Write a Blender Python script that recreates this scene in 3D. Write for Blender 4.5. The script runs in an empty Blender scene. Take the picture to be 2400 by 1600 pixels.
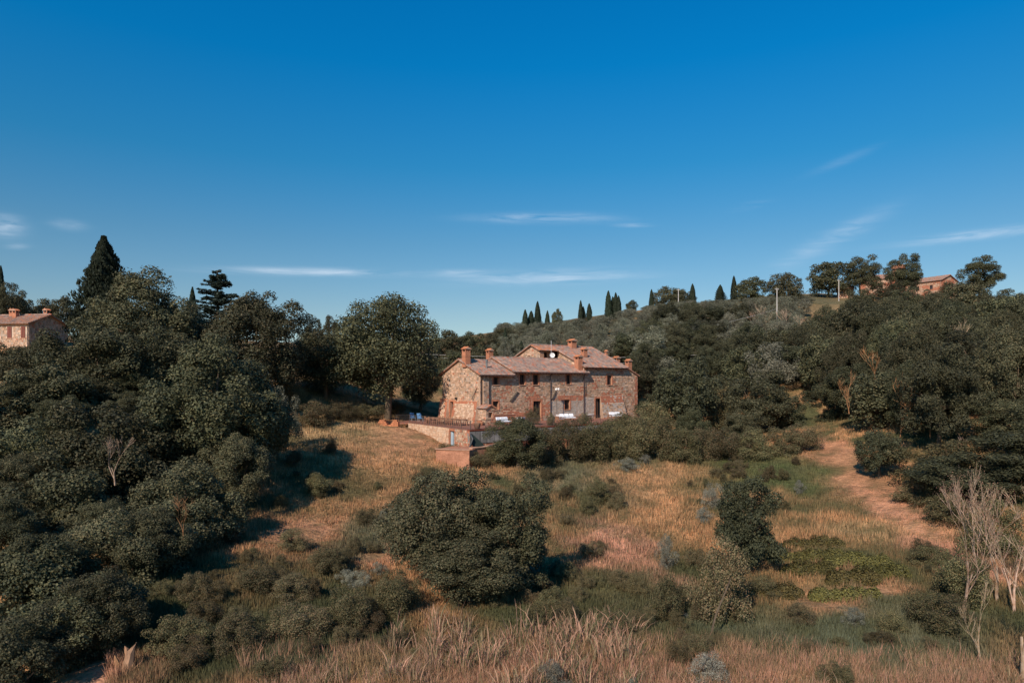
import bpy, math, random
import numpy as np
from mathutils import Vector
R = math.radians
random.seed(7)
rng = np.random.default_rng(7)
sc = bpy.context.scene
COL = sc.collection

# ------------------------------------------------------------------ camera, sky, sun, exposure
F = 1600.0      # focal length in photograph pixels (24 mm on a 36 mm wide frame)
HZ = 900.0      # photograph row of the horizon
cd = bpy.data.cameras.new('camera')
cd.lens = 24; cd.sensor_width = 36; cd.shift_y = (HZ - 800.0) / 2400.0
cd.clip_start = 0.1; cd.clip_end = 5000
cam = bpy.data.objects.new('camera', cd); COL.objects.link(cam)
cam.location = (0, 0, 0); cam.rotation_euler = (R(90), 0, 0)
sc.camera = cam

SUN_EL, SUN_AZ = 36.0, 207.0        # azimuth clockwise from +Y
wd = bpy.data.worlds.new('World'); sc.world = wd; wd.use_nodes = True
nt = wd.node_tree; nt.nodes.clear()
def N(t, **k):
    n = nt.nodes.new(t)
    for a, b in k.items(): setattr(n, a, b)
    return n
def M_(op, a, b=None, c=None):
    n = N('ShaderNodeMath', operation=op)
    for i, v in enumerate((a, b, c)):
        if v is None: continue
        if isinstance(v, (int, float)): n.inputs[i].default_value = v
        else: nt.links.new(v, n.inputs[i])
    return n.outputs[0]
sky = N('ShaderNodeTexSky', sky_type='NISHITA')
sky.sun_disc = False; sky.sun_elevation = R(SUN_EL); sky.sun_rotation = R(SUN_AZ)
sky.altitude = 300; sky.air_density = 1.0; sky.dust_density = 0.6; sky.ozone_density = 2.2
tc = N('ShaderNodeTexCoord'); sp = N('ShaderNodeSeparateXYZ'); nt.links.new(tc.outputs['Generated'], sp.inputs[0])
X, Y, Z = sp.outputs
# deeper, more saturated blue upwards, as a dry clear sky has
ramp = N('ShaderNodeValToRGB')
cr = ramp.color_ramp
SKYR = [(0.0, (.70, .70, .70)), (0.10, (0.55, .64, .66)), (0.20, (.34, .63, .72)), (0.30, (0.12, 0.66, .86)), (0.42, (0.012, 0.70, 1.06)), (0.50, (0.003, 0.70, 1.12)), (1.0, (0.006, 0.6, 1.0))]
while len(cr.elements) < len(SKYR): cr.elements.new(0.5)
for e, (p, c) in zip(cr.elements, SKYR): e.position = p; e.color = (*c, 1)
nt.links.new(M_('MAXIMUM', Z, 0.0), ramp.inputs[0])
mul = N('ShaderNodeMix', data_type='RGBA', blend_type='MULTIPLY'); mul.inputs[0].default_value = 1
nt.links.new(sky.outputs[0], mul.inputs[6]); nt.links.new(ramp.outputs[0], mul.inputs[7])
# thin cirrus
ysafe = M_('MAXIMUM', Y, 0.02)
az = M_('DIVIDE', X, ysafe); el = M_('DIVIDE', Z, ysafe)
mp = N('ShaderNodeMapping'); mp.inputs['Scale'].default_value = (7, 7, 60); nt.links.new(tc.outputs['Generated'], mp.inputs[0])
ns = N('ShaderNodeTexNoise'); ns.inputs['Scale'].default_value = 1.3; ns.inputs['Detail'].default_value = 6; ns.inputs['Roughness'].default_value = 0.62
ns.inputs['Distortion'].default_value = 0.6
nt.links.new(mp.outputs[0], ns.inputs[0])
tot = None
for (u, v, su, sv, tilt, amp) in [(740, 637, 190, 8, 0.02, .8), (1290, 650, 170, 14, -0.03, .75), (1270, 511, 130, 10, 0.0, .6), (1080, 640, 60, 8, 0, .4),
                                  (2290, 550, 150, 10, -0.12, .75), (1950, 560, 110, 22, -0.5, .35), (10, 530, 40, 22, .1, .75), (160, 527, 35, 10, .1, .4),
                                  (1485, 528, 35, 4, 0, .4), (1980, 375, 70, 10, -.4, .14), (1760, 482, 40, 8, -.2, .2), (40, 578, 25, 6, 0, .3)]:
    a0 = (u - 1200) / F; e0 = (HZ - v) / F
    da = M_('SUBTRACT', az, a0)
    de = M_('SUBTRACT', M_('SUBTRACT', el, e0), M_('MULTIPLY', da, -tilt))
    q = M_('ADD', M_('POWER', M_('ABSOLUTE', M_('DIVIDE', da, su / F)), 2.0), M_('POWER', M_('ABSOLUTE', M_('DIVIDE', de, sv / F)), 2.0))
    g = M_('MULTIPLY', M_('EXPONENT', M_('MULTIPLY', q, -1.0)), amp * 1.25)
    tot = g if tot is None else M_('ADD', tot, g)
cl = M_('MULTIPLY', tot, M_('MULTIPLY', M_('MAXIMUM', M_('SUBTRACT', ns.outputs[0], 0.33), 0.0), 2.2))
cl = M_('MULTIPLY', cl, M_('GREATER_THAN', Y, 0.05))
cl = M_('MINIMUM', cl, 0.6)
mc = N('ShaderNodeMix', data_type='RGBA'); nt.links.new(cl, mc.inputs[0])
nt.links.new(mul.outputs[2], mc.inputs[6]); mc.inputs[7].default_value = (5.4, 6.3, 7.4, 1)
bg = N('ShaderNodeBackground'); bg.inputs[1].default_value = 0.085
nt.links.new(mc.outputs[2], bg.inputs[0])
wo = N('ShaderNodeOutputWorld'); nt.links.new(bg.outputs[0], wo.inputs[0])

sl = bpy.data.lights.new('sun', 'SUN'); sl.energy = 3.4; sl.angle = R(0.5); sl.color = (1.0, 0.86, 0.72)
so = bpy.data.objects.new('sun', sl); COL.objects.link(so)
S = Vector((math.sin(R(SUN_AZ)) * math.cos(R(SUN_EL)), math.cos(R(SUN_AZ)) * math.cos(R(SUN_EL)), math.sin(R(SUN_EL))))
so.rotation_euler = S.to_track_quat('Z', 'Y').to_euler(); so.location = S * 300
sc.view_settings.view_transform = 'Standard'; sc.view_settings.look = 'None'
sc.view_settings.exposure = 0.62; sc.view_settings.gamma = 1.0
sc.view_settings.use_curve_mapping = False
sc.cycles.max_bounces = 4; sc.cycles.diffuse_bounces = 2; sc.cycles.transmission_bounces = 2; sc.cycles.glossy_bounces = 2

# ------------------------------------------------------------------ helpers
def W(u, v, D): return ((u - 1200) / F * D, D, (HZ - v) / F * D)

def empty(name, loc, rz=0.0, label=None, cat=None, group=None, kind=None, scale=None):
    o = bpy.data.objects.new(name, None); COL.objects.link(o)
    o.location = loc; o.rotation_euler = (0, 0, rz); o.empty_display_size = 0.3
    if scale is not None: o.scale = scale
    return tag(o, label, cat, group, kind)
def tag(o, label=None, cat=None, group=None, kind=None):
    if label: o['label'] = label
    if cat: o['category'] = cat
    if group: o['group'] = group
    if kind: o['kind'] = kind
    return o
def link(name, me, parent=None):
    o = bpy.data.objects.new(name, me); COL.objects.link(o)
    if parent is not None: o.parent = parent
    return o

class MB:
    """collects faces, builds ONE mesh"""
    def __init__(s): s.v = []; s.f = []; s.c = []; s.sm = False
    def quad(s, pts, col=(1, 1, 1)):
        i = len(s.v); s.v += [tuple(p) for p in pts]; s.f.append(tuple(range(i, i + len(pts)))); s.c.append(col)
    def hexa(s, b, t, col=(1, 1, 1), bottom=True):
        # b, t: four points each, counter-clockwise seen from above
        i = len(s.v); s.v += [tuple(p) for p in b] + [tuple(p) for p in t]
        fs = [(4, 5, 6, 7)] + ([(3, 2, 1, 0)] if bottom else []) + [(k, (k + 1) % 4, (k + 1) % 4 + 4, k + 4) for k in range(4)]
        for f in fs: s.f.append(tuple(i + k for k in f)); s.c.append(col)
    def box(s, x0, x1, y0, y1, z0, z1, col=(1, 1, 1)):
        s.hexa([(x0, y0, z0), (x1, y0, z0), (x1, y1, z0), (x0, y1, z0)], [(x0, y0, z1), (x1, y0, z1), (x1, y1, z1), (x0, y1, z1)], col)
    def tube(s, pts, rad, n=6, col=(1, 1, 1), caps=True):
        pts = [Vector(p) for p in pts]
        if not hasattr(rad, '__len__'): rad = [rad] * len(pts)
        base = len(s.v)
        for k, p in enumerate(pts):
            d = (pts[min(k + 1, len(pts) - 1)] - pts[max(k - 1, 0)])
            if d.length < 1e-6: d = Vector((0, 0, 1))
            d.normalize()
            a = d.cross(Vector((0, 0, 1)) if abs(d.z) < .9 else Vector((1, 0, 0))).normalized(); b = d.cross(a)
            for j in range(n):
                t = 2 * math.pi * j / n
                s.v.append(tuple(p + (a * math.cos(t) + b * math.sin(t)) * rad[k]))
        for k in range(len(pts) - 1):
            for j in range(n):
                s.f.append((base + k * n + j, base + k * n + (j + 1) % n, base + (k + 1) * n + (j + 1) % n, base + (k + 1) * n + j)); s.c.append(col)
        if caps:
            s.f.append(tuple(base + j for j in range(n))[::-1]); s.c.append(col)
            s.f.append(tuple(base + (len(pts) - 1) * n + j for j in range(n))); s.c.append(col)
    def lathe(s, prof, n=10, cx=0, cy=0, col=(1, 1, 1)):
        b = len(s.v)
        for r, z in prof:
            for j in range(n):
                t = 2 * math.pi * j / n; s.v.append((cx + r * math.cos(t), cy + r * math.sin(t), z))
        for k in range(len(prof) - 1):
            for j in range(n):
                s.f.append((b + k * n + j, b + k * n + (j + 1) % n, b + (k + 1) * n + (j + 1) % n, b + (k + 1) * n + j)); s.c.append(col)
    def mesh(s, name, mat):
        me = bpy.data.meshes.new(name); me.from_pydata(s.v, [], s.f)
        a = me.attributes.new('tint', 'FLOAT_COLOR', 'FACE')
        a.data.foreach_set('color', np.array([(c[0], c[1], c[2], 1.0) for c in s.c], dtype=np.float32).ravel())
        me.materials.append(mat)
        if s.sm: me.polygons.foreach_set('use_smooth', [True] * len(me.polygons))
        me.update(); return me
    def build(s, name, mat, parent=None): return link(name, s.mesh(name, mat), parent)

def np_mesh(name, V, nv, cols, mat):
    """V: (nfaces*nv,3) unshared verts"""
    nf = len(V) // nv
    me = bpy.data.meshes.new(name)
    me.vertices.add(len(V)); me.vertices.foreach_set('co', V.astype(np.float32).ravel())
    me.loops.add(len(V)); me.loops.foreach_set('vertex_index', np.arange(len(V), dtype=np.int32))
    me.polygons.add(nf); me.polygons.foreach_set('loop_start', np.arange(0, len(V), nv, dtype=np.int32))
    me.polygons.foreach_set('loop_total', np.full(nf, nv, dtype=np.int32))
    a = me.attributes.new('tint', 'FLOAT_COLOR', 'FACE')
    a.data.foreach_set('color', np.concatenate([cols, np.ones((nf, 1))], 1).astype(np.float32).ravel())
    me.materials.append(mat); me.update(calc_edges=True); me.validate(); return me

_lat = rng.random((64, 64))
def vnoise(x, y):
    x = np.asarray(x, float); y = np.asarray(y, float)
    xi = np.floor(x).astype(int); yi = np.floor(y).astype(int); fx = x - xi; fy = y - yi
    fx = fx * fx * (3 - 2 * fx); fy = fy * fy * (3 - 2 * fy)
    a = _lat[xi % 64, yi % 64]; b = _lat[(xi + 1) % 64, yi % 64]; c = _lat[xi % 64, (yi + 1) % 64]; d = _lat[(xi + 1) % 64, (yi + 1) % 64]
    return (a * (1 - fx) + b * fx) * (1 - fy) + (c * (1 - fx) + d * fx) * fy
def fbm(x, y, o=3):
    t = 0; s = 0; a = 1.0
    for k in range(o): t = t + a * vnoise(x * 2 ** k + 13.7 * k, y * 2 ** k + 5.1 * k); s += a; a *= .5
    return t / s

# ------------------------------------------------------------------ materials
def mat(name, base=None, rough=0.8, tint=True, noise=None, bump=None, spec=0.3, transl=0.0, objvar=0.0, metallic=0.0, streak=False, brick=None):
    m = bpy.data.materials.new(name); m.use_nodes = True; t = m.node_tree; t.nodes.clear()
    def nn(ty, **k):
        n = t.nodes.new(ty)
        for a, b in k.items(): setattr(n, a, b)
        return n
    out = nn('ShaderNodeOutputMaterial'); p = nn('ShaderNodeBsdfPrincipled')
    p.inputs['Roughness'].default_value = rough; p.inputs['Specular IOR Level'].default_value = spec; p.inputs['Metallic'].default_value = metallic
    rgb = nn('ShaderNodeRGB'); rgb.outputs[0].default_value = (*(base or (1, 1, 1)), 1); c = rgb.outputs[0]
    def mult(c, d, f=1.0, bt='MULTIPLY'):
        mx = nn('ShaderNodeMix', data_type='RGBA', blend_type=bt); mx.inputs[0].default_value = f
        t.links.new(c, mx.inputs[6]); t.links.new(d, mx.inputs[7]); return mx.outputs[2]
    if tint:
        at = nn('ShaderNodeAttribute', attribute_name='tint'); c = mult(c, at.outputs['Color'])
    co = nn('ShaderNodeTexCoord')
    if brick:
        bt = nn('ShaderNodeTexBrick'); bt.inputs['Scale'].default_value = brick[0]
        mpp = nn('ShaderNodeMapping'); mpp.inputs['Rotation'].default_value = brick[4] if len(brick) > 4 else (0, 0, 0)
        t.links.new(co.outputs['Object'], mpp.inputs[0]); t.links.new(mpp.outputs[0], bt.inputs[0])
        bt.inputs['Color1'].default_value = (*brick[1], 1); bt.inputs['Color2'].default_value = (*brick[2], 1); bt.inputs['Mortar'].default_value = (*brick[3], 1)
        bt.inputs['Mortar Size'].default_value = 0.03
        c = mult(c, bt.outputs[0])
    for (scale, lo, hi, stretch) in (noise or []):
        mpp = nn('ShaderNodeMapping'); mpp.inputs['Scale'].default_value = stretch
        nz = nn('ShaderNodeTexNoise'); nz.inputs['Scale'].default_value = scale; nz.inputs['Detail'].default_value = 5; nz.inputs['Roughness'].default_value = .6
        t.links.new(co.outputs['Object'], mpp.inputs[0]); t.links.new(mpp.outputs[0], nz.inputs[0])
        rp = nn('ShaderNodeValToRGB'); rp.color_ramp.elements[0].position = .32; rp.color_ramp.elements[1].position = .68
        rp.color_ramp.elements[0].color = (*lo, 1); rp.color_ramp.elements[1].color = (*hi, 1)
        t.links.new(nz.outputs[0], rp.inputs[0]); c = mult(c, rp.outputs[0])
    if objvar:
        oi = nn('ShaderNodeObjectInfo'); hs = nn('ShaderNodeHueSaturation')
        mr = nn('ShaderNodeMapRange'); t.links.new(oi.outputs['Random'], mr.inputs[0]); mr.inputs[3].default_value = 1 - objvar; mr.inputs[4].default_value = 1 + objvar
        m2 = nn('ShaderNodeMath', operation='FRACT'); m3 = nn('ShaderNodeMath', operation='MULTIPLY'); m3.inputs[1].default_value = 7.31
        t.links.new(oi.outputs['Random'], m3.inputs[0]); t.links.new(m3.outputs[0], m2.inputs[0])
        mh = nn('ShaderNodeMapRange'); t.links.new(m2.outputs[0], mh.inputs[0]); mh.inputs[3].default_value = .482; mh.inputs[4].default_value = .515
        t.links.new(mh.outputs[0], hs.inputs['Hue']); t.links.new(mr.outputs[0], hs.inputs['Value']); t.links.new(c, hs.inputs['Color']); c = hs.outputs[0]
    t.links.new(c, p.inputs['Base Color'])
    if bump:
        nz = nn('ShaderNodeTexNoise'); nz.inputs['Scale'].default_value = bump[0]; nz.inputs['Detail'].default_value = 4
        t.links.new(co.outputs['Object'], nz.inputs[0])
        b = nn('ShaderNodeBump'); b.inputs['Strength'].default_value = bump[1]; b.inputs['Distance'].default_value = bump[2]
        t.links.new(nz.outputs[0], b.inputs['Height']); t.links.new(b.outputs[0], p.inputs['Normal'])
    sh = p.outputs[0]
    if transl:
        tr = nn('ShaderNodeBsdfTranslucent'); t.links.new(c, tr.inputs[0])
        ms = nn('ShaderNodeMixShader'); ms.inputs[0].default_value = transl
        t.links.new(p.outputs[0], ms.inputs[1]); t.links.new(tr.outputs[0], ms.inputs[2]); sh = ms.outputs[0]
    t.links.new(sh, out.inputs[0]); return m

one = (1, 1, 1)
m_leaf = mat('leaf', rough=.6, transl=.2, objvar=.28, spec=.15)
m_grass = mat('grass', rough=.8, transl=.25, spec=.15)
m_ground = mat('ground', rough=.95, noise=[(1.3, (.6, .62, .6), (1.25, 1.2, 1.15), one), (9, (.7, .7, .7), (1.25, 1.25, 1.25), one)], bump=(3, .8, .3), spec=.1)
m_bark = mat('bark', base=(.12, .09, .065), rough=.95, noise=[(6, (.6, .6, .6), (1.4, 1.35, 1.25), (1, 1, .25))], spec=.1)
m_orange = mat('lichen_wood', base=(.36, .18, .085), rough=.9, noise=[(2.5, (.6, .6, .6), (1.3, 1.3, 1.3), one)], spec=.1)
m_dead = mat('dead_wood', base=(.36, .27, .2), rough=.9, noise=[(2.5, (.75, .6, .45), (1.3, 1.3, 1.3), one)], objvar=.15, spec=.1)
m_stone = mat('stone', rough=.9, noise=[(2.2, (.82, .82, .84), (1.15, 1.12, 1.1), one), (22, (.78, .78, .78), (1.2, 1.2, 1.2), one)], bump=(25, .5, .03), spec=.15)
m_mortar = mat('mortar', rough=.95, noise=[(1.1, (.8, .78, .76), (1.15, 1.15, 1.12), one), (14, (.75, .75, .75), (1.2, 1.2, 1.2), one)], bump=(30, .5, .03), spec=.1)
m_brick = mat('brick_work', rough=.9, brick=(4.0, (.46, .19, .11), (.36, .15, .09), (.42, .28, .2), (R(90), 0, 0)), noise=[(3, (.75, .75, .75), (1.25, 1.2, 1.15), one)], bump=(18, .4, .02), spec=.1)
m_tile = mat('roof_tile', rough=.85, noise=[(1.0, (.75, .78, .8), (1.2, 1.1, 1.05), one), (11, (.75, .75, .75), (1.2, 1.2, 1.2), one)], spec=.15)
m_conc = mat('concrete', base=(.27, .25, .235), rough=.9, noise=[(1.6, (.45, .45, .45), (1.35, 1.35, 1.35), (3, 3, .12)), (.7, (.7, .7, .7), (1.2, 1.2, 1.2), one)], spec=.1)
m_pave = mat('terracotta_paving', rough=.85, base=(.95, .95, .95), brick=(3.0, (.36, .145, .09), (.30, .12, .08), (.27, .15, .11)), noise=[(.6, (.8, .8, .8), (1.15, 1.1, 1.1), one)], spec=.15)
m_render = mat('earth_render', base=(.42, .2, .125), rough=.95, noise=[(.9, (.72, .7, .68), (1.15, 1.15, 1.15), (1, 1, 2.2)), (7, (.8, .8, .8), (1.15, 1.15, 1.15), one)], bump=(12, .5, .05), spec=.08)
m_glass = mat('window_glass', base=(.018, .02, .024), rough=.08, tint=False, spec=.6)
m_wood = mat('wood', rough=.7, noise=[(4, (.7, .7, .7), (1.25, 1.25, 1.25), (1, 1, .2))], spec=.2)
m_metal = mat('metal', rough=.5, metallic=.0, noise=[(5, (.75, .72, .7), (1.2, 1.2, 1.2), one)], spec=.4)
m_fabric = mat('fabric', rough=.95, noise=[(6, (.9, .9, .9), (1.05, 1.05, 1.05), one)], spec=.1)
m_wire = mat('wire', base=(.55, .52, .48), rough=.5, tint=False)

# ------------------------------------------------------------------ terrain
TH = R(38); CT, ST = math.cos(TH), math.sin(TH)
HX, HY, TZ = -4.14, 85.0, -4.89       # near-left corner of the farmhouse, terrace level
def HL(x, y, z=0.0): return (HX + x * CT - y * ST, HY + x * ST + y * CT, TZ + z)
def LX(u, y):      # local x on the line y=const that is seen in the photo column u
    k = (u - 1200) / F; bx, by = HX - y * ST, HY + y * CT
    return (k * by - bx) / (CT - k * ST)
PC = (-4.5, 72.6); PA = (-13.2, 87.0)
PR = (PC[0] + 27.5 * CT, PC[1] + 27.5 * ST)
TERR = [PA, PC, PR, HL(31.5, -1)[:2], HL(31, 15)[:2], HL(-1, 14)[:2], HL(-7.5, 8)[:2]]

CP = [(-60, 0, -9), (-25, 0, -14), (0, 0, -14.5), (40, 0, -14), (80, 0, -10), (-60, 25, -5), (60, 25, -9), (-20, 22, -12.2), (18, 22, -12.6)]
for u, v, D in [(600, 1590, 28), (1200, 1590, 28), (1900, 1590, 28), (2500, 1560, 28), (0, 1560, 30),
                (650, 1340, 40), (1200, 1370, 40), (1800, 1372, 40), (2350, 1350, 40), (100, 1290, 38),
                (650, 1225, 50), (1200, 1265, 50), (1800, 1250, 50), (2250, 1225, 50), (100, 1130, 50),
                (850, 1155, 60), (1300, 1172, 60), (1800, 1165, 60), (2080, 1140, 60), (500, 1100, 60),
                (750, 1045, 70), (900, 1070, 70), (1060, 1085, 69), (1450, 1097, 70), (1900, 1072, 70), (2200, 1010, 70),
                (700, 1012, 76), (830, 1000, 80), (1900, 1030, 80), (930, 990, 84), (1880, 1000, 86), (1650, 1030, 84), (2100, 960, 84),
                (1500, 1010, 92), (880, 965, 92), (650, 885, 95), (790, 890, 97), (960, 960, 100), (1100, 940, 112),
                (30, 812, 98), (0, 900, 70), (300, 905, 72), (100, 1010, 55), (300, 1040, 58), (250, 830, 100), (500, 850, 102), (700, 850, 118),
                (1000, 860, 130), (1000, 838, 170), (800, 815, 250), (0, 790, 250), (0, 800, 150), (400, 810, 150), (1000, 812, 400), (0, 790, 400),
                (1500, 885, 112), (1500, 842, 130), (1500, 800, 160), (1500, 740, 200), (1550, 722, 226), (1500, 770, 300),
                (1200, 880, 130), (1200, 808, 180), (1270, 762, 212), (1300, 790, 300), (1800, 910, 103), (1800, 845, 130), (1800, 770, 170), (1850, 703, 212), (1850, 690, 240),
                (2150, 925, 80), (2150, 840, 120), (2120, 745, 170), (2000, 700, 210), (2180, 700, 220), (2180, 702, 245), (2450, 1050, 60), (2450, 900, 90), (2450, 790, 140), (2450, 705, 200),
                (2450, 720, 300), (1900, 740, 300), (2800, 900, 80), (2800, 740, 200), (-400, 900, 80), (-400, 830, 200)]:
    CP.append(W(u, v, D))
CP += [(-10, 79, -6.7), (-7, 75, -7.0), (-3.5, 70.5, -7.9), (3, 74, -8.0), (12, 82, -7.6), (-14.5, 85.5, -5.9), (-15, 93, -4.9), (-8, 100, -4.9), (20, 96, -6.5), (26, 108, -4.0), (10, 115, -3.2)]
CP = np.array(CP, float)
_S = 60.0
def _phi(d2): return 0.5 * d2 * np.log(d2 + 1e-9)
def _tps():
    P = CP[:, :2] / _S; n = len(P)
    d2 = ((P[:, None] - P[None]) ** 2).sum(-1)
    K = _phi(d2) + np.eye(n) * 0.004
    Q = np.concatenate([np.ones((n, 1)), P], 1)
    A = np.block([[K, Q], [Q.T, np.zeros((3, 3))]])
    return np.linalg.solve(A, np.concatenate([CP[:, 2], np.zeros(3)]))
_w = _tps()
def poly_in(px, py, poly):
    inside = np.zeros(np.shape(px), bool); n = len(poly)
    for i in range(n):
        x1, y1 = poly[i]; x2, y2 = poly[(i + 1) % n]
        c = ((y1 > py) != (y2 > py)) & (px < (x2 - x1) * (py - y1) / (y2 - y1 + 1e-12) + x1)
        inside ^= c
    return inside
def ground(x, y):
    x = np.asarray(x, float); y = np.asarray(y, float); sh = np.broadcast(x, y).shape
    xf = np.broadcast_to(x, sh).ravel(); yf = np.broadcast_to(y, sh).ravel()
    z = np.empty(len(xf))
    for a in range(0, len(xf), 40000):
        P = np.stack([xf[a:a + 40000], yf[a:a + 40000]], 1) / _S
        d2 = ((P[:, None] - (CP[:, :2] / _S)[None]) ** 2).sum(-1)
        z[a:a + 40000] = _phi(d2) @ _w[:-3] + _w[-3] + P @ _w[-2:]
    z += (fbm(xf / 7, yf / 7) - .5) * 0.9 + (fbm(xf / 2.1 + 9, yf / 2.1) - .5) * 0.3
    ins = poly_in(xf, yf, TERR); z = np.where(ins, np.minimum(z, TZ - 1.2), z)
    return z.reshape(sh)
def gz(x, y): return float(ground(np.array([x]), np.array([y]))[0])
_Ds = np.concatenate([np.arange(20, 110, .5), np.arange(110, 320, 2)])
def hit(u, v):     # where the sight line of a photo pixel meets the ground
    xs = (u - 1200) / F * _Ds; zs = (HZ - v) / F * _Ds; g = ground(xs, _Ds)
    k = np.argmax(zs < g) if (zs < g).any() else len(_Ds) - 1
    return xs[k], _Ds[k], g[k]

# what covers the ground where: (photo u, v, radius u, radius v, colour, weight)
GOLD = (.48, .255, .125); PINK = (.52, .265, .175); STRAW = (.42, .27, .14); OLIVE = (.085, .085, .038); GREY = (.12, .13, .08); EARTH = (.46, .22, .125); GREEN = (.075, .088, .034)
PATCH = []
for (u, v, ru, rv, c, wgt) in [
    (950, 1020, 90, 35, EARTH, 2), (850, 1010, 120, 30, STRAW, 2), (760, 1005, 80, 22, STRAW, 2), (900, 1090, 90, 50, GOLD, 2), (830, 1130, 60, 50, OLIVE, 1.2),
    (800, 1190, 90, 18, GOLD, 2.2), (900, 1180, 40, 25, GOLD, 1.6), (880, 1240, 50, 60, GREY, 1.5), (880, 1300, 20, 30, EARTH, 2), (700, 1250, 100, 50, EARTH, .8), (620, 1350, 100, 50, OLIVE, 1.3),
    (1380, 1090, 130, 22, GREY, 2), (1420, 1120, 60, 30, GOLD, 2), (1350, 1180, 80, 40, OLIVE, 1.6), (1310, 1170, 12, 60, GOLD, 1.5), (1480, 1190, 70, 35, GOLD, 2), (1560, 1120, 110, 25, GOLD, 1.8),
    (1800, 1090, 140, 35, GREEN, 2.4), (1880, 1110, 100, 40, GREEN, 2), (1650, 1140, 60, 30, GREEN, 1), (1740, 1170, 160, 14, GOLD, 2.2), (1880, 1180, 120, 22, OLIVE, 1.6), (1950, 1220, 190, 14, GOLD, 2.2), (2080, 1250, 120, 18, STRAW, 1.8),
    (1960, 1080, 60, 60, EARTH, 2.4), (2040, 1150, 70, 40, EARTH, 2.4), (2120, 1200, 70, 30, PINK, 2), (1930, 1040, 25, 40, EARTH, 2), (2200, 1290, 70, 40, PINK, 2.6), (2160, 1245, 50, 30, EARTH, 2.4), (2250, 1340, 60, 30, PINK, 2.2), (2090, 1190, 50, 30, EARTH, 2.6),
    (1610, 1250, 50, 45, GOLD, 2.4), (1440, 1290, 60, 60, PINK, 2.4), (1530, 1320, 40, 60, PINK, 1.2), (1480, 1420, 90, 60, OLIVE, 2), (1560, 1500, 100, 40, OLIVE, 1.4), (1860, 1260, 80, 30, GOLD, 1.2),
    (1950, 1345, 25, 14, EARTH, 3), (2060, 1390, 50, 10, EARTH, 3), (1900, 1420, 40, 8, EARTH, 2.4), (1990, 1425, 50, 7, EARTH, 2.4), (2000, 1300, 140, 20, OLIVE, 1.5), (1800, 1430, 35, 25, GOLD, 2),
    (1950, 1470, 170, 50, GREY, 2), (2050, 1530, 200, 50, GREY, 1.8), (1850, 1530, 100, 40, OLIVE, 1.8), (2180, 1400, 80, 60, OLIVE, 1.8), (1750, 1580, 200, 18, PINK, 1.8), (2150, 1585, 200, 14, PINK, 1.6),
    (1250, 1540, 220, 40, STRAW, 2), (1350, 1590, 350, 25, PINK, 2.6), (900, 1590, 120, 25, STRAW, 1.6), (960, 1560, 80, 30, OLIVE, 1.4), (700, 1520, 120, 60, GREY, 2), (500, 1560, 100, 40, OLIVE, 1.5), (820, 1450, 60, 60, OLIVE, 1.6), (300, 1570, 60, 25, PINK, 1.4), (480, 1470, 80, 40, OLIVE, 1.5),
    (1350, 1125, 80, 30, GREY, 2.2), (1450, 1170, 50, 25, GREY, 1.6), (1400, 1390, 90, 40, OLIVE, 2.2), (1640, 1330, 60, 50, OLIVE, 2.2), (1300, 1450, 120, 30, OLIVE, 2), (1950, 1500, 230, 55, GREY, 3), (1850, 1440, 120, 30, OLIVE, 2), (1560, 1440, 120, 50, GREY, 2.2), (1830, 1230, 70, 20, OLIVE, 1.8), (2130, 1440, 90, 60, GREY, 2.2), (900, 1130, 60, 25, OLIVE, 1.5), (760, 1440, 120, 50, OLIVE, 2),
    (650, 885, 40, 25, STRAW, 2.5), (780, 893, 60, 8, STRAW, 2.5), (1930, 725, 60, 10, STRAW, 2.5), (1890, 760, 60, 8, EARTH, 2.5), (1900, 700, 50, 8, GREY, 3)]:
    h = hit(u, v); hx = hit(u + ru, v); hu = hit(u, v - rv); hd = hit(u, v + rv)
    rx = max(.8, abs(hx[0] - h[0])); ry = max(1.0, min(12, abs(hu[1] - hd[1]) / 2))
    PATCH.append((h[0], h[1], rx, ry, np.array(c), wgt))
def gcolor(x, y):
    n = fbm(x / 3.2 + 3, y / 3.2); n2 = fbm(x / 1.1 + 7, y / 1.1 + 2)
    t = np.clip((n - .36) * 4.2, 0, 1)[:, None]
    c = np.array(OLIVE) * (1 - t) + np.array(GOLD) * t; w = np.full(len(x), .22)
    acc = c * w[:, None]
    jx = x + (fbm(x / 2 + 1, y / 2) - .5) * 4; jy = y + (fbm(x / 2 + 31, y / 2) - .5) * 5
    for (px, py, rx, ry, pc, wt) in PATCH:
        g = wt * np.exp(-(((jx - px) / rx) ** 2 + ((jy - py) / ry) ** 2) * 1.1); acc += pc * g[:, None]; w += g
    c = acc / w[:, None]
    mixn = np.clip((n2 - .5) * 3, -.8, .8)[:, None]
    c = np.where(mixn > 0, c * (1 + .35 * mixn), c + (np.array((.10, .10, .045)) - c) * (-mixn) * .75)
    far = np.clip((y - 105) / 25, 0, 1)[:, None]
    return c * (1 - far * .5) + np.array((.13, .10, .05)) * far * .5

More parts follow.
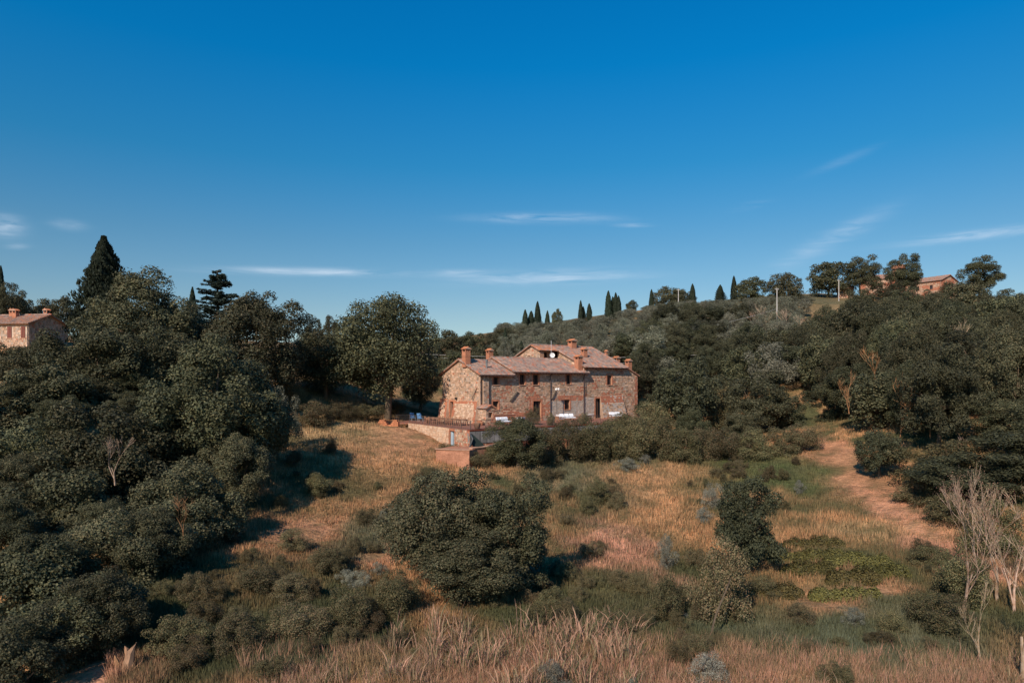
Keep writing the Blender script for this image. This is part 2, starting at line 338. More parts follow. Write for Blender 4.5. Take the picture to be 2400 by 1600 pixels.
def grid_axis():
    ys = np.concatenate([np.arange(-30, 20, 5), np.arange(20, 110, .7), np.arange(110, 260, 2.5), np.arange(260, 700, 20), np.array([800, 1000, 1500, 2500])])
    xs = np.concatenate([-np.array([2500, 1500, 1000, 700, 500, 350, 250])[:], np.arange(-180, -60, 5), np.arange(-60, 65, .8), np.arange(65, 200, 4), np.array([200, 250, 350, 500, 700, 1000, 1500, 2500])])
    return xs, ys
xs, ys = grid_axis(); GX, GY = np.meshgrid(xs, ys)
gx = GX.ravel(); gy = GY.ravel(); cxx = np.clip(gx, -230, 300); cyy = np.clip(gy, 0, 420)
gzv = ground(cxx, cyy)
over = np.maximum(np.abs(gx - cxx), np.abs(gy - cyy)); gzv = gzv * np.exp(-over / 400) - over * .01
nx, ny = len(xs), len(ys)
idx = np.arange(nx * ny).reshape(ny, nx)
fq = np.stack([idx[:-1, :-1], idx[:-1, 1:], idx[1:, 1:], idx[1:, :-1]], -1).reshape(-1, 4)
me = bpy.data.meshes.new('hillside')
me.vertices.add(nx * ny); me.vertices.foreach_set('co', np.stack([gx, gy, gzv], 1).astype(np.float32).ravel())
me.loops.add(fq.size); me.loops.foreach_set('vertex_index', fq.astype(np.int32).ravel())
me.polygons.add(len(fq)); me.polygons.foreach_set('loop_start', np.arange(0, fq.size, 4, dtype=np.int32)); me.polygons.foreach_set('loop_total', np.full(len(fq), 4, dtype=np.int32))
a = me.attributes.new('tint', 'FLOAT_COLOR', 'POINT')
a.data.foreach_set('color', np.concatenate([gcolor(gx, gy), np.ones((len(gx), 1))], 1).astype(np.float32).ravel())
me.polygons.foreach_set('use_smooth', [True] * len(fq)); me.materials.append(m_ground); me.update(calc_edges=True)
tag(link('hillside', me), kind='structure')

# ------------------------------------------------------------------ farmhouse
def tilecol():
    r = random.random()
    if r < .12: c = (.46, .17, .10)
    elif r < .35: c = (.40, .25, .19)
    elif r < .7: c = (.34, .25, .205)
    else: c = (.26, .20, .175)
    k = random.uniform(.8, 1.2); return tuple(v * k for v in c)
def roof_slope(tiles, deck, e0, e1, r0, r1, red=0.0):
    """eave line e0-e1, ridge line r0-r1 (x along, both same x range): barrel tiles over a deck"""
    e0, e1, r0, r1 = map(Vector, (e0, e1, r0, r1))
    n = (e1 - e0).cross(r0 - e0).normalized()
    if n.z < 0: n = -n
    t = n * .10
    deck.hexa([e0 - t, e1 - t, r1 - t, r0 - t], [e0, e1, r1, r0], (.33, .17, .11))
    L = (e1 - e0).length; cols = max(2, int(L / .23)); S_ = (r0 - e0).length; rows = max(2, int(S_ / .42))
    for i in range(cols):
        fa = (i + .5) / cols; a0 = e0.lerp(e1, fa); a1 = r0.lerp(r1, fa); ux = (e1 - e0).normalized(); w = L / cols * .40
        for j in range(rows):
            p = a0.lerp(a1, j / rows) - (a1 - a0).normalized() * (.07 if j == 0 else 0); q = a0.lerp(a1, (j + 1.12) / rows)
            if j == rows - 1: q = a1
            c = tilecol()
            if random.random() < red: c = (.5, .2, .1)
            jt = random.uniform(-.015, .015); dz = random.uniform(0, .012)
            pr = [(-1, 0), (-.62, .75), (.62, .75), (1, 0)]
            P = [p + ux * (w * 1.1 * s + jt) + n * (w * 1.1 * h + .03 + dz) for s, h in pr]; Q = [q + ux * (w * .9 * s + jt) + n * (w * .9 * h + .004) for s, h in pr]
            for k in range(3): tiles.quad([P[k], P[k + 1], Q[k + 1], Q[k]], c)
            tiles.quad([P[0], P[3], P[2], P[1]], (.5, .37, .3))
def ridge_tiles(tiles, a, b, r=.13):
    a, b = Vector(a), Vector(b); n = int((b - a).length / .4)
    for k in range(n):
        p = a.lerp(b, k / n); q = a.lerp(b, (k + 1.1) / n); tiles.tube([p, q], [r, r * .88], 6, tilecol())

def stonecol(s, z, sx, redz=0.25, grey=0.0):
    n = float(vnoise(s * .55 + sx, z * .9 + sx)); r = random.random()
    br = redz * max(0, (n - .45) * 3)
    if r < br: c = (.43, .17, .10)
    elif r < br + .07: c = (.26, .18, .125)
    elif r < br + .35: c = (.48, .30, .20)
    elif r < br + .60: c = (.39, .265, .175)
    elif r < br + .8: c = (.60, .40, .28)
    else: c = (.44, .34, .265)
    if grey and random.random() < grey: c = (.44, .38, .33)
    k = random.uniform(.85, 1.15); return tuple(v * k for v in c)

def prof_z(prof, s):
    for (a, za), (b, zb) in zip(prof, prof[1:]):
        if a <= s <= b: return za + (zb - za) * (s - a) / max(1e-6, b - a)
    return prof[-1][1]
def wall_panel(root, p0, d, nrm, L, z0, prof, holes=(), seed=0, red=.25, grey=None, depth=.32, hmean=.22, patches=(), name='wall', stones=True, mortar=(.50, .34, .245), stone_name='stonework'):
    """p0 (x,y) start, d direction, nrm outward normal, prof [(s,z)...] top outline, holes [(s0,s1,z0,z1)]"""
    def P(s, z, o=0.0): return (p0[0] + d[0] * s + nrm[0] * o, p0[1] + d[1] * s + nrm[1] * o, z)
    zm = min(z for _, z in prof); mb = MB()
    cs = sorted({0, L} | {h[0] for h in holes} | {h[1] for h in holes}); cz = sorted({z0, zm} | {h[2] for h in holes if h[2] > z0} | {h[3] for h in holes})
    flip = (d[0] * nrm[1] - d[1] * nrm[0]) > 0
    def q(pts): mb.quad(pts[::-1] if flip else pts, mortar)
    for a, b in zip(cs, cs[1:]):
        for c, e in zip(cz, cz[1:]):
            m1, m2 = (a + b) / 2, (c + e) / 2
            if any(h[0] < m1 < h[1] and h[2] < m2 < h[3] for h in holes): continue
            q([P(a, c), P(b, c), P(b, e), P(a, e)])
    if max(z for _, z in prof) > zm + 1e-4:
        q([P(0, zm), P(L, zm)] + [P(s, z) for s, z in prof[::-1] if not (abs(z - zm) < 1e-4 and s in (0, L))])
    for h in holes:
        s0, s1, h0, h1 = h[:4]; o = -depth
        for pts in ([P(s0, h0), P(s0, h1), P(s0, h1, o), P(s0, h0, o)], [P(s1, h1), P(s1, h0), P(s1, h0, o), P(s1, h1, o)],
                    [P(s0, h1), P(s1, h1), P(s1, h1, o), P(s0, h1, o)], [P(s1, h0), P(s0, h0), P(s0, h0, o), P(s1, h0, o)]):
            mb.quad(pts, (.46, .24, .15))
    w = mb.build(name, m_mortar, root)
    if not stones: return w
    st = MB(); z = z0
    while z < max(zz for _, zz in prof) - .05:
        h = random.uniform(.7, 1.3) * hmean; s = random.uniform(-.2, 0)
        while s < L:
            wd_ = random.uniform(.16, .46); s0 = max(0, s + .012); s1 = min(L, s + wd_ - .012); s += wd_
            if s1 - s0 < .06: continue
            top = min(prof_z(prof, s0), prof_z(prof, s1)); zt = min(z + h - .012, top - .01)
            if zt - z < .06: continue
            if any(s1 > hh[0] - .02 and s0 < hh[1] + .02 and zt > hh[2] - .02 and z < hh[3] + .02 for hh in holes): continue
            col = None
            for (a, b, c, e, kind) in patches:
                if a < (s0 + s1) / 2 < b and c < z + h / 2 < e:
                    if kind == 'brick' and random.random() < .75: col = random.choice([(.44, .17, .10), (.38, .15, .09), (.5, .2, .11)])
                    elif kind == 'grey': col = random.choice([(.5, .43, .37), (.42, .37, .32), (.47, .36, .29)])
                    elif kind == 'light': col = random.choice([(.6, .40, .27), (.52, .33, .22), (.62, .45, .32)])
            col = col or stonecol(s0, z, seed * 3.7, red)
            ho = random.uniform(.012, .045); j = lambda: random.uniform(-.014, .014); ins = .022
            b4 = [P(s0 + abs(j()), z + abs(j())), P(s1 - abs(j()), z + abs(j())), P(s1 - abs(j()), zt - abs(j())), P(s0 + abs(j()), zt - abs(j()))]
            t4 = [P(s0 + ins + j(), z + ins + j(), ho), P(s1 - ins + j(), z + ins + j(), ho + j() * .5), P(s1 - ins + j(), zt - ins + j(), ho), P(s0 + ins + j(), zt - ins + j(), ho)]
            if flip: b4 = b4[::-1]; t4 = t4[::-1]
            st.quad(t4, col)
            for k in range(4): st.quad([b4[k], b4[(k + 1) % 4], t4[(k + 1) % 4], t4[k]], col)
        z += h
    so_ = st.build(stone_name, m_stone, w); so_['kind'] = 'stuff'
    return w

def opening(root, p0, d, nrm, s0, s1, z0, z1, kind, depth=.32, frame=(.12, .07, .05), surround=True, sw=.2):
    def P(s, z, o=0.0): return (p0[0] + d[0] * s + nrm[0] * o, p0[1] + d[1] * s + nrm[1] * o, z)
    def slab(mb, a, b, c, e, o0, o1, col):
        mb.hexa([P(a, c, o1), P(b, c, o1), P(b, c, o0), P(a, c, o0)], [P(a, e, o1), P(b, e, o1), P(b, e, o0), P(a, e, o0)], col)
    fr = MB(); t = .07; o0, o1 = -depth + .06, -depth + .12
    slab(fr, s0, s0 + t, z0, z1, o0, o1, frame); slab(fr, s1 - t, s1, z0, z1, o0, o1, frame)
    slab(fr, s0 + t, s1 - t, z1 - t, z1, o0, o1, frame); slab(fr, s0 + t, s1 - t, z0, z0 + t, o0, o1, frame)
    if s1 - s0 > .7: slab(fr, (s0 + s1) / 2 - .03, (s0 + s1) / 2 + .03, z0 + t, z1 - t, o0, o1 - .01, frame)
    f = fr.build('window' if kind == 'window' else 'door', m_wood, root)
    g = MB(); slab(g, s0 + .01, s1 - .01, z0 + .01, z1 - .01, -depth + .01, -depth + .05, one)
    g.build('pane' if kind != 'woodendoor' else 'door_leaf', m_glass if kind != 'woodendoor' else m_wood, f)
    if kind == 'window':
        sl_ = MB(); slab(sl_, s0 - .12, s1 + .12, z0 - .09, z0 - .004, -.05, .10, (.5, .27, .17)); sl_.build('sill', m_stone, f)
    if surround:
        bk = MB(); o = .05; n = int((z1 - z0) / .16)
        for k in range(n):
            za = z0 + (z1 - z0) * k / n; zb = z0 + (z1 - z0) * (k + 1) / n - .015; e = sw * (1.25 if k % 2 else .85)
            for (a, b) in ((s0 - e, s0 - .003), (s1 + .003, s1 + e)):
                kk = random.uniform(.85, 1.15); slab(bk, a, b, za, zb, .002, o + random.uniform(-.01, .01), (.46 * kk, .19 * kk, .11 * kk))
        m = int((s1 - s0 + .3) / .1)
        for k in range(m):
            a = s0 - .15 + (s1 - s0 + .3) * k / m; kk = random.uniform(.85, 1.15)
            slab(bk, a, a + (s1 - s0 + .3) / m - .012, z1 + .004, z1 + .22, .002, o, (.46 * kk, .19 * kk, .11 * kk))
        bk.build('brick_surround', m_stone, f)['kind'] = 'stuff'
    return f

def chimney(root, x, y, zb, w, d, h, capw=.12, red=1.0):
    sh = MB(); hs = h - .55
    rows = int((hs + .5) / .09)
    for k in range(rows):
        z = zb - .5 + (hs + .5) * k / rows; kk = random.uniform(.85, 1.12)
        o = random.uniform(0, .008); sh.box(x - w / 2 - o, x + w / 2 + o, y - d / 2 - o, y + d / 2 + o, z, z + (hs + .5) / rows - .006, (.47 * kk, .2 * kk, .115 * kk))
    o = sh.build('chimney', m_stone, root)
    zt = zb + hs
    for sx in (-1, 0, 1):
        for sy in (-1, 1):
            px = x + sx * (w / 2 - .07); py = y + sy * (d / 2 - .07)
            if sx == 0 and w < .7: continue
            pq = MB(); pq.box(px - .07, px + .07, py - .07, py + .07, zt, zt + .28, (.46, .2, .12)); pq.build('flue_pier', m_stone, o)
    dk = MB(); dk.box(x - w / 2 + .15, x + w / 2 - .15, y - d / 2 + .15, y + d / 2 - .15, zt, zt + .26, (.03, .028, .025)); dk.build('flue', m_metal, o)
    cap = MB(); zc = zt + .28; e = capw
    cap.box(x - w / 2 - e * .6, x + w / 2 + e * .6, y - d / 2 - e * .6, y + d / 2 + e * .6, zc, zc + .05, (.55, .42, .34))
    A = [(x - w / 2 - e, y - d / 2 - e, zc + .05), (x + w / 2 + e, y - d / 2 - e, zc + .05), (x + w / 2 + e, y + d / 2 + e, zc + .05), (x - w / 2 - e, y + d / 2 + e, zc + .05)]
    r0 = (x, y - d / 2 - e, zc + .27); r1 = (x, y + d / 2 + e, zc + .27)
    cap.quad([A[0], A[1], r0], (.5, .33, .24)); cap.quad([A[2], A[3], r1], (.5, .33, .24))
    n = max(3, int((d + 2 * e) / .17))
    for side in (0, 1):
        lo0, lo1 = (Vector(A[3]), Vector(A[0])) if side == 0 else (Vector(A[1]), Vector(A[2]))
        hi0, hi1 = (Vector(r1), Vector(r0)) if side == 0 else (Vector(r0), Vector(r1))
        cap.quad([lo0, lo1, hi1, hi0], (.42, .18, .1))
        for k in range(n):
            f = (k + .5) / n; kk = random.uniform(.85, 1.15); cap.tube([lo0.lerp(lo1, f), hi0.lerp(hi1, f) + Vector((0, 0, .02))], [.07, .06], 5, (.5 * kk, .2 * kk, .1 * kk))
    cap.tube([Vector(r0) + Vector((0, 0, .03)), Vector(r1) + Vector((0, 0, .03))], .08, 6, (.5, .21, .11))
    cap.build('chimney_cap', m_tile, o)
    return o

house = empty('farmhouse', (HX, HY, TZ), TH, 'long two-storey stone farmhouse with stepped terracotta roofs and many chimneys above the terrace', 'house')
FN = (0, -1); FD = (1, 0)
def fz(v, u, y=0.0):      # photo row -> local height on the front wall
    x = LX(u, y); yy = HL(x, y)[1]; return (HZ - v) / F * yy - TZ
Zz = lambda px: 770 + px / 4.438
Uu = lambda px: 1000 + px / 4.438
def fhole(a, b, t, bt):
    ua, ub = Uu(a), Uu(b); um = (ua + ub) / 2
    xa, xb = LX(ua, 0), LX(ub, 0)
    if xb - xa > 0.5: xb = xb + .12     # the right reveal is seen past the opening's edge
    return (xa, xb, fz(Zz(bt), um), fz(Zz(t), um))
E1, E2, E3, E3b = 6.2, 6.62, 7.4, 6.15
RX1 = 5.3; RX2 = 18.1; RX3 = 26.5; RX4 = 29.3
win = dict(w1=fhole(693, 738, 503, 583), w2=fhole(968, 1014, 475, 583), w3=fhole(1106, 1157, 478, 583), w4=fhole(1452, 1490, 478, 577), w5=fhole(1876, 1920, 480, 583), l1=fhole(688, 739, 755, 840), l2=fhole(1435, 1482, 738, 840))
d1 = fhole(1108, 1172, 752, 900); d1 = (d1[0], d1[0] + 1.35, 0.02, d1[3]); d2 = fhole(1755, 1815, 725, 900); d2 = (d2[0], d2[0] + 1.3, .02, d2[3])
front = [v for v in win.values()] + [d1, d2]
# front walls, one per roof section
def sect(xa, xb, prof, seed, patches, red=.3):
    hs = [(h[0] - xa, h[1] - xa, h[2], h[3]) for h in front if xa < h[0] < xb]
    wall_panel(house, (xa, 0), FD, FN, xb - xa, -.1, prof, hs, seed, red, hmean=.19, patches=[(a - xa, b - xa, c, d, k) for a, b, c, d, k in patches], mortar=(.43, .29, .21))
    for h in front:
        if xa < h[0] < xb: opening(house, (0, 0), FD, FN, h[0], h[1], h[2], h[3], 'window' if h[2] > .5 else 'door')
PT = [(8.2, 10.5, .0, 3.3, 'brick'), (13.2, 18.0, 2.6, 3.3, 'brick'), (11.8, 18.3, .4, 2.6, 'grey'), (18.3, 20.2, .3, 3, 'grey'), (21.5, 26, 2.2, 3.6, 'brick'), (22, 25.5, .4, 2.2, 'grey'), (4.5, 9, .3, 1.3, 'brick'), (28.7, 29.4, 0, 6, 'brick'), (10.2, 11.8, .6, 2.4, 'brick')]
sect(0, RX1, [(0, E1), (RX1, E1)], 1, PT)
sect(RX1, RX2, [(0, E2), (RX2 - RX1, E2)], 2, PT)
sect(RX2, RX4, [(0, E3), (RX3 - RX2, E3), (RX4 - RX2, E3b)], 3, PT)
# left gable wall (faces the sun), with door; stone-coloured base band
GW = 8.46; A1 = 7.95
gdoor = (5.65, 6.75, .02, 2.55)
gx0 = lambda s: (0, GW - s)      # s runs from the far end to the near corner
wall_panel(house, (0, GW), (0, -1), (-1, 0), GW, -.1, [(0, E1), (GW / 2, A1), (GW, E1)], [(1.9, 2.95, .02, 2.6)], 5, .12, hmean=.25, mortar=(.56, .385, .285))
opening(house, (0, GW), (0, -1), (-1, 0), 1.9, 2.95, .02, 2.6, 'door', frame=(.3, .17, .12))
# battered plinth on the gable: left of the door and right of it
def batter(y0, y1, zt, o0, o1, name='buttress'):
    mb = MB(); k0 = .0
    mb.hexa([(-o1, y0 + k0, -.1), (-.003, y0, -.1), (-.003, y1, -.1), (-o1, y1 + (.2 if y1 > 7 else 0), -.1)][::1], [(-o0, y0, zt), (-.003, y0, zt), (-.003, y1, zt), (-o0, y1, zt)], (.60, .40, .28))
    b = mb.build(name, m_mortar, house); st = MB(); z = 0.0
    while z < zt - .1:
        h = random.uniform(.15, .24); y = y0
        edge = (z > zt - .45) or (1.35 < z < 1.5)
        while y < y1 - .05:
            w = random.uniform(.2, .45); yb = min(y1, y + w - .02); f0 = z / zt; f1 = min(1, (z + h - .02) / zt)
            oa = o1 + (o0 - o1) * f0; ob = o1 + (o0 - o1) * f1; e = random.uniform(.015, .035)
            quo = (y - y0 < .35) or (y1 - yb < .3)
            c = random.choice([(.5, .2, .11), (.44, .17, .1)]) if (edge or quo) and random.random() < .85 else random.choice([(.62, .43, .3), (.55, .37, .25), (.66, .48, .35), (.5, .32, .22)])
            zc = min(zt, z + h - .02)
            st.hexa([(-oa - e, y + .01, z), (-oa + .02, y + .01, z), (-oa + .02, yb, z), (-oa - e, yb, z)], [(-ob - e, y + .01, zc), (-ob + .02, y + .01, zc), (-ob + .02, yb, zc), (-ob - e, yb, zc)], c)
            y += w
        z += h
    st.build('stonework', m_stone, b)['kind'] = 'stuff'
batter(6.75, GW + .12, 2.95, .25, .6)
batter(-.02, 5.35, 2.75, .25, .65)
# piers at the corner of the front
for (xa, xb, o) in ((.0, .12, .28), (.5, 1.35, .30)):
    mb = MB(); mb.box(xa, xb, -o, -.003, -.1, E1 - .35, (.47, .31, .22)); pier = mb.build('corner_pier', m_mortar, house)
    st = MB(); z = -.1
    while z < E1 - .6:
        h = random.uniform(.15, .25); x = xa + .01
        while x < xb - .1:
            w = min(xb - x, random.uniform(.2, .4)); st.box(x, x + w - .02, -o - random.uniform(.01, .03), -o + .01, z, z + h - .02, stonecol(x, z, 4, .6)); x += w
        z += h
    if st.v: st.build('stonework', m_stone, pier)['kind'] = 'stuff'
# buttress on the right part of the front
mb = MB(); xa, xb = 21.3, 25.9
mb.hexa([(xa, -.75, -.1), (xb + .35, -.75, -.1), (xb + .35, -.003, -.1), (xa, -.003, -.1)], [(xa, -.05, 3.3), (xb, -.05, 3.3), (xb, -.003, 3.3), (xa, -.003, 3.3)], (.42, .28, .2))
bt = mb.build('buttress', m_mortar, house); st = MB(); z = 0
while z < 3.2:
    h = random.uniform(.14, .22); x = xa + .02; o = .75 - .7 * z / 3.3; o2 = .75 - .7 * min(1, (z + h) / 3.3)
    while x < xb + .35 * (1 - z / 3.3):
        w = random.uniform(.18, .42); xe = min(x + w - .02, xb + .34 * (1 - z / 3.3)); e = random.uniform(.015, .035)
        c = random.choice([(.44, .17, .1), (.38, .15, .09)]) if z > 2.2 and random.random() < .75 else (stonecol(x, z, 9, .5) if random.random() < .6 else (.44, .38, .33))
        if xe - x > .05: st.hexa([(x, -o - e, z), (xe, -o - e, z), (xe, -o + .02, z), (x, -o + .02, z)], [(x, -o2 - e, z + h - .02), (xe, -o2 - e, z + h - .02), (xe, -o2 + .02, z + h - .02), (x, -o2 + .02, z + h - .02)], c)
        x += w
    z += h
st.build('stonework', m_stone, bt)['kind'] = 'stuff'
# right end, rear and upper walls
wall_panel(house, (RX4, 0), (0, 1), (1, 0), 14, -1.5, [(0, E3b), (14, E3b)], [], 6, hmean=.25)
wall_panel(house, (RX4, 14), (-1, 0), (0, 1), RX4 - 14.4, -1.5, [(0, E3b), (2.8, E3), (RX4 - 14.4, E3)], [], 7, stones=False)
wall_panel(house, (RX2 - .3, GW), (-1, 0), (0, 1), RX2 - .3, -1.5, [(0, E1), (RX2 - .3, E1)], [], 8, stones=False)
AP = 10.5; AY = 7.0; P22 = (AP - E3) / (AY + .0)
zs_ = lambda y: AP - P22 * abs(y - AY)
# side wall of the tall part, seen above the middle roof
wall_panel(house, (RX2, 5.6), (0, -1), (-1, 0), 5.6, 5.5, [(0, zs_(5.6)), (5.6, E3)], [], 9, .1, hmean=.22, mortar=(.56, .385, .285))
# upper rear block: gable facing left with a small window, loggia wall facing the front
BX = 14.4; BE = 13.0
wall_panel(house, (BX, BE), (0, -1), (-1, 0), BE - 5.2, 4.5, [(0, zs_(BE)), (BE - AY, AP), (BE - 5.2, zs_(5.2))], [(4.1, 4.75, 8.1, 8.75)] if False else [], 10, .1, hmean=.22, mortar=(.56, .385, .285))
opening(house, (BX - .28, BE), (0, -1), (-1, 0), 5.1, 5.65, 8.35, 9.05, 'window', depth=.32, surround=False)
wall_panel(house, (BX, 6.4), (1, 0), (0, -1), RX2 - BX, 4.5, [(0, 10.0), (RX2 - BX, 10.0)], [(1.6, 2.4, 6.4, 9.55)], 11, .2, hmean=.22)
opening(house, (BX, 6.4), (1, 0), (0, -1), 1.6, 2.4, 6.4, 9.55, 'door', surround=False)
mb = MB(); mb.box(BX + .01, BX + .75, 5.2, 6.38, 4.5, zs_(5.2) - .12, (.45, .25, .16)); mb.build('loggia_pier', m_mortar, house)
mb = MB(); mb.hexa([(BX, BE, 4), (BX, BE + .01, 4), (RX2, BE + .01, 4), (RX2, BE, 4)], [(BX, BE, zs_(BE)), (BX, BE + .01, zs_(BE)), (RX2, BE + .01, zs_(BE)), (RX2, BE, zs_(BE))], (.45, .3, .2)); mb.build('rear_wall', m_mortar, house)
# roofs
def gable_roof(x0, x1, ye, ze, yr, zr, yb, zb, red=0.0):
    tl, dk = MB(), MB()
    roof_slope(tl, dk, (x0, ye, ze), (x1, ye, ze), (x0, yr, zr), (x1, yr, zr), red)
    roof_slope(tl, dk, (x0, yb, zb), (x1, yb, zb), (x0, yr, zr), (x1, yr, zr), red)
    ridge_tiles(tl, (x0, yr, zr + .05), (x1, yr, zr + .05))
    for (ya, za) in ((ye, ze), (yb, zb)):      # verge tiles
        ridge_tiles(tl, (x0 + .06, ya, za + .05), (x0 + .06, yr, zr + .05), .10)
        ridge_tiles(tl, (x1 - .06, ya, za + .05), (x1 - .06, yr, zr + .05), .10)
    r = dk.build('roof', m_tile, house); tl.build('roof_tiles', m_tile, r)['kind'] = 'stuff'; return r
OV = .62
sl1 = (A1 - E1) / (GW / 2)
gable_roof(-.28, RX1 + .05, -OV, E1 - OV * sl1 + .12, GW / 2, A1 + .12, GW + OV, E1 - OV * sl1 + .12)
gable_roof(RX1 - .25, RX2 + .55, -OV, E2 - OV * sl1 + .12, GW / 2, A1 + .42 + .12, GW + OV, E2 - OV * sl1 + .12, .02)
tl, dk = MB(), MB()
roof_slope(tl, dk, (RX2 - .3, -OV, E3 - OV * P22 + .12), (RX3 + .15, -OV, E3 - OV * P22 + .12), (RX2 - .3, AY, AP + .12), (RX3 + .15, AY, AP + .12), .06)
roof_slope(tl, dk, (BX - .3, 5.0, zs_(5.0) + .12), (RX2 - .31, 5.0, zs_(5.0) + .12), (BX - .3, AY, AP + .12), (RX2 - .31, AY, AP + .12), .45)
roof_slope(tl, dk, (BX - .3, 14.5, zs_(14.5) + .12), (RX3 + .15, 14.5, zs_(14.5) + .12), (BX - .3, AY, AP + .12), (RX3 + .15, AY, AP + .12), .05)
ridge_tiles(tl, (BX - .3, AY, AP + .17), (RX3 + .1, AY, AP + .17))
for xx in (RX2 - .24, RX3 + .09): ridge_tiles(tl, (xx, -OV, E3 - OV * P22 + .17), (xx, AY, AP + .17), .10)
ridge_tiles(tl, (BX - .24, 14.5, zs_(14.5) + .17), (BX - .24, AY, AP + .17), .1)
r = dk.build('roof', m_tile, house); tl.build('roof_tiles', m_tile, r)['kind'] = 'stuff'
# catslide at the right end
mb = MB(); mb.hexa([(RX3, -.2, E3 - .02), (RX4 + .3, -.2, E3b - .12), (RX4 + .3, 14.2, E3b - .12), (RX3, 14.2, E3 - .02)], [(RX3, -.2, E3 + .1), (RX4 + .3, -.2, E3b + .02), (RX4 + .3, 14.2, E3b + .02), (RX3, 14.2, E3 + .1)], (.35, .17, .11))
r = mb.build('roof', m_tile, house); tl = MB()
for k in range(60):
    y = -.1 + k * .238
    for j in range(7):
        xa = RX4 + .35 - j * .43; za = E3b + .03 + (RX4 + .3 - xa) * (E3 - E3b + .08) / (RX4 + .3 - RX3); xb = max(RX3, xa - .46); zb_ = E3b + .02 + (RX4 + .3 - xb) * (E3 - E3b + .08) / (RX4 + .3 - RX3)
        tl.tube([(xa, y, za), (xb, y, zb_)], [.09, .075], 5, tilecol())
tl.build('roof_tiles', m_tile, r)['kind'] = 'stuff'
# wall of the tall part above the catslide
mb = MB(); mb.hexa([(RX3 - .25, 0.02, E3 - .5), (RX3, 0.02, E3 - .5), (RX3, 13.9, E3 - .5), (RX3 - .25, 13.9, E3 - .5)], [(RX3 - .25, 0.02, E3), (RX3, 0.02, E3), (RX3, 13.9, E3), (RX3 - .25, 13.9, E3)], (.45, .28, .2))
mb.quad([(RX3, 0.02, E3), (RX3, 13.9, E3), (RX3, AY, AP)], (.45, .28, .2)); mb.build('end_wall', m_mortar, house)
# rafter ends under the eaves
def rafters(x0, x1, z):
    mb = MB(); n = int((x1 - x0) / .5)
    for k in range(n): x = x0 + (k + .5) * (x1 - x0) / n; mb.hexa([(x - .05, -OV + .05, z - OV * sl1 - .12), (x + .05, -OV + .05, z - OV * sl1 - .12), (x + .05, 0, z - .1), (x - .05, 0, z - .1)], [(x - .05, -OV + .05, z - OV * sl1), (x + .05, -OV + .05, z - OV * sl1), (x + .05, 0, z), (x - .05, 0, z)], (.12, .075, .05))
    mb.build('rafter_ends', m_wood, house)['kind'] = 'stuff'
rafters(0, RX1, E1); rafters(RX1, RX2, E2); rafters(RX2, RX3, E3)
# gutters and downpipes
for (u, x, zt, zb_) in ((1137.5, None, E1 - .3, .1), (1290, None, E2 - .3, .9), (1368.5, None, E2 - .3, .6)):
    x = LX(u, -.15); mb = MB(); mb.tube([(x, -.55, zt + .1), (x, -.22, zt - .25), (x, -.16, zt - .5), (x, -.16, zb_)], .075 if u > 1300 or u < 1200 else .06, 7, (.11, .07, .06)); mb.build('downpipe', m_metal, house)
x = LX(1374.5, -.1); mb = MB(); mb.tube([(x, -.08, 5.4), (x, -.08, 3.3)], .035, 5, (.1, .07, .05)); mb.build('cable_pipe', m_metal, house)
for (xa, xb, z) in ((-.25, RX1 - .25, E1 - OV * sl1), (RX1 - .2, RX2 + .5, E2 - OV * sl1)):
    mb = MB(); mb.tube([(xa, -OV - .06, z + .04), (xb, -OV - .06, z + .02)], .065, 6, (.16, .10, .08)); mb.build('gutter', m_metal, house)
# diagonal struts on the walls
def strut(ua, va, ub, vb, w):
    xa, xb = LX(ua, 0), LX(ub, 0); za, zb_ = fz(va, ua), fz(vb, ub); mb = MB()
    mb.hexa([(xa, -.22, za), (xa + w, -.22, za), (xa + w, -.05, za), (xa, -.05, za)], [(xb, -.22, zb_), (xb + w, -.22, zb_), (xb + w, -.05, zb_), (xb, -.05, zb_)], (.2, .15, .11)); mb.build('diagonal_strut', m_wood, house)
strut(Uu(855), Zz(745), Uu(925), Zz(650), .28); strut(Uu(1290), Zz(725), Uu(1328), Zz(640), .22)
for (ya, yb, za, zb_) in ((GW - .1, GW - .8, 4.3, 3.0), (.35, 1.1, 4.4, 3.0)):
    mb = MB(); mb.tube([(-.06, ya, za), (-.3, yb, zb_)], .05, 5, (.13, .09, .07)); mb.build('iron_tie_rod', m_metal, house)
mb = MB(); mb.tube([(-.06, 4.9, 3.05), (-.28, 4.9, 3.05)], .16, 8, (.05, .04, .035)); mb.build('vent', m_metal, house)
# chimneys
roofz1 = lambda y: A1 + .12 - sl1 * abs(y - GW / 2)
for (u, y, base, w, d, h) in [(1092.5, 3.0, None, .75, .85, 2.05), (1147.5, 5.2, None, .7, .7, 1.55)]:
    x = LX(u, y); chimney(house, x, y, roofz1(y) + (0 if x < RX1 else .42), w, d, h)
chimney(house, LX(1341, 6.6), 6.6, zs_(6.6), 1.0, .9, 1.35, .16)
chimney(house, LX(1356, .5), .5, roofz1(.5) + .42, .85, .8, 2.0, .15)
chimney(house, LX(1369, 3.0), 3.0, zs_(3.0), .7, .7, 1.45)
chimney(house, LX(1445, 5.0), 5.0, 7.1, .75, .8, 2.1)
chimney(house, LX(1473, .9), .9, 6.9, .75, .7, 1.7)
chimney(house, LX(1421, 10.5), 10.5, 8.6, .35, .35, 1.9)
x = LX(1140.5, 1.4); mb = MB(); zz = roofz1(1.4); mb.tube([(x, 1.4, zz - .1), (x, 1.4, zz + .8)], .11, 8, (.16, .17, .17)); mb.tube([(x, 1.4, zz + .8), (x, 1.4, zz + 1.15)], .16, 8, (.16, .17, .17)); mb.build('stove_pipe', m_metal, house)
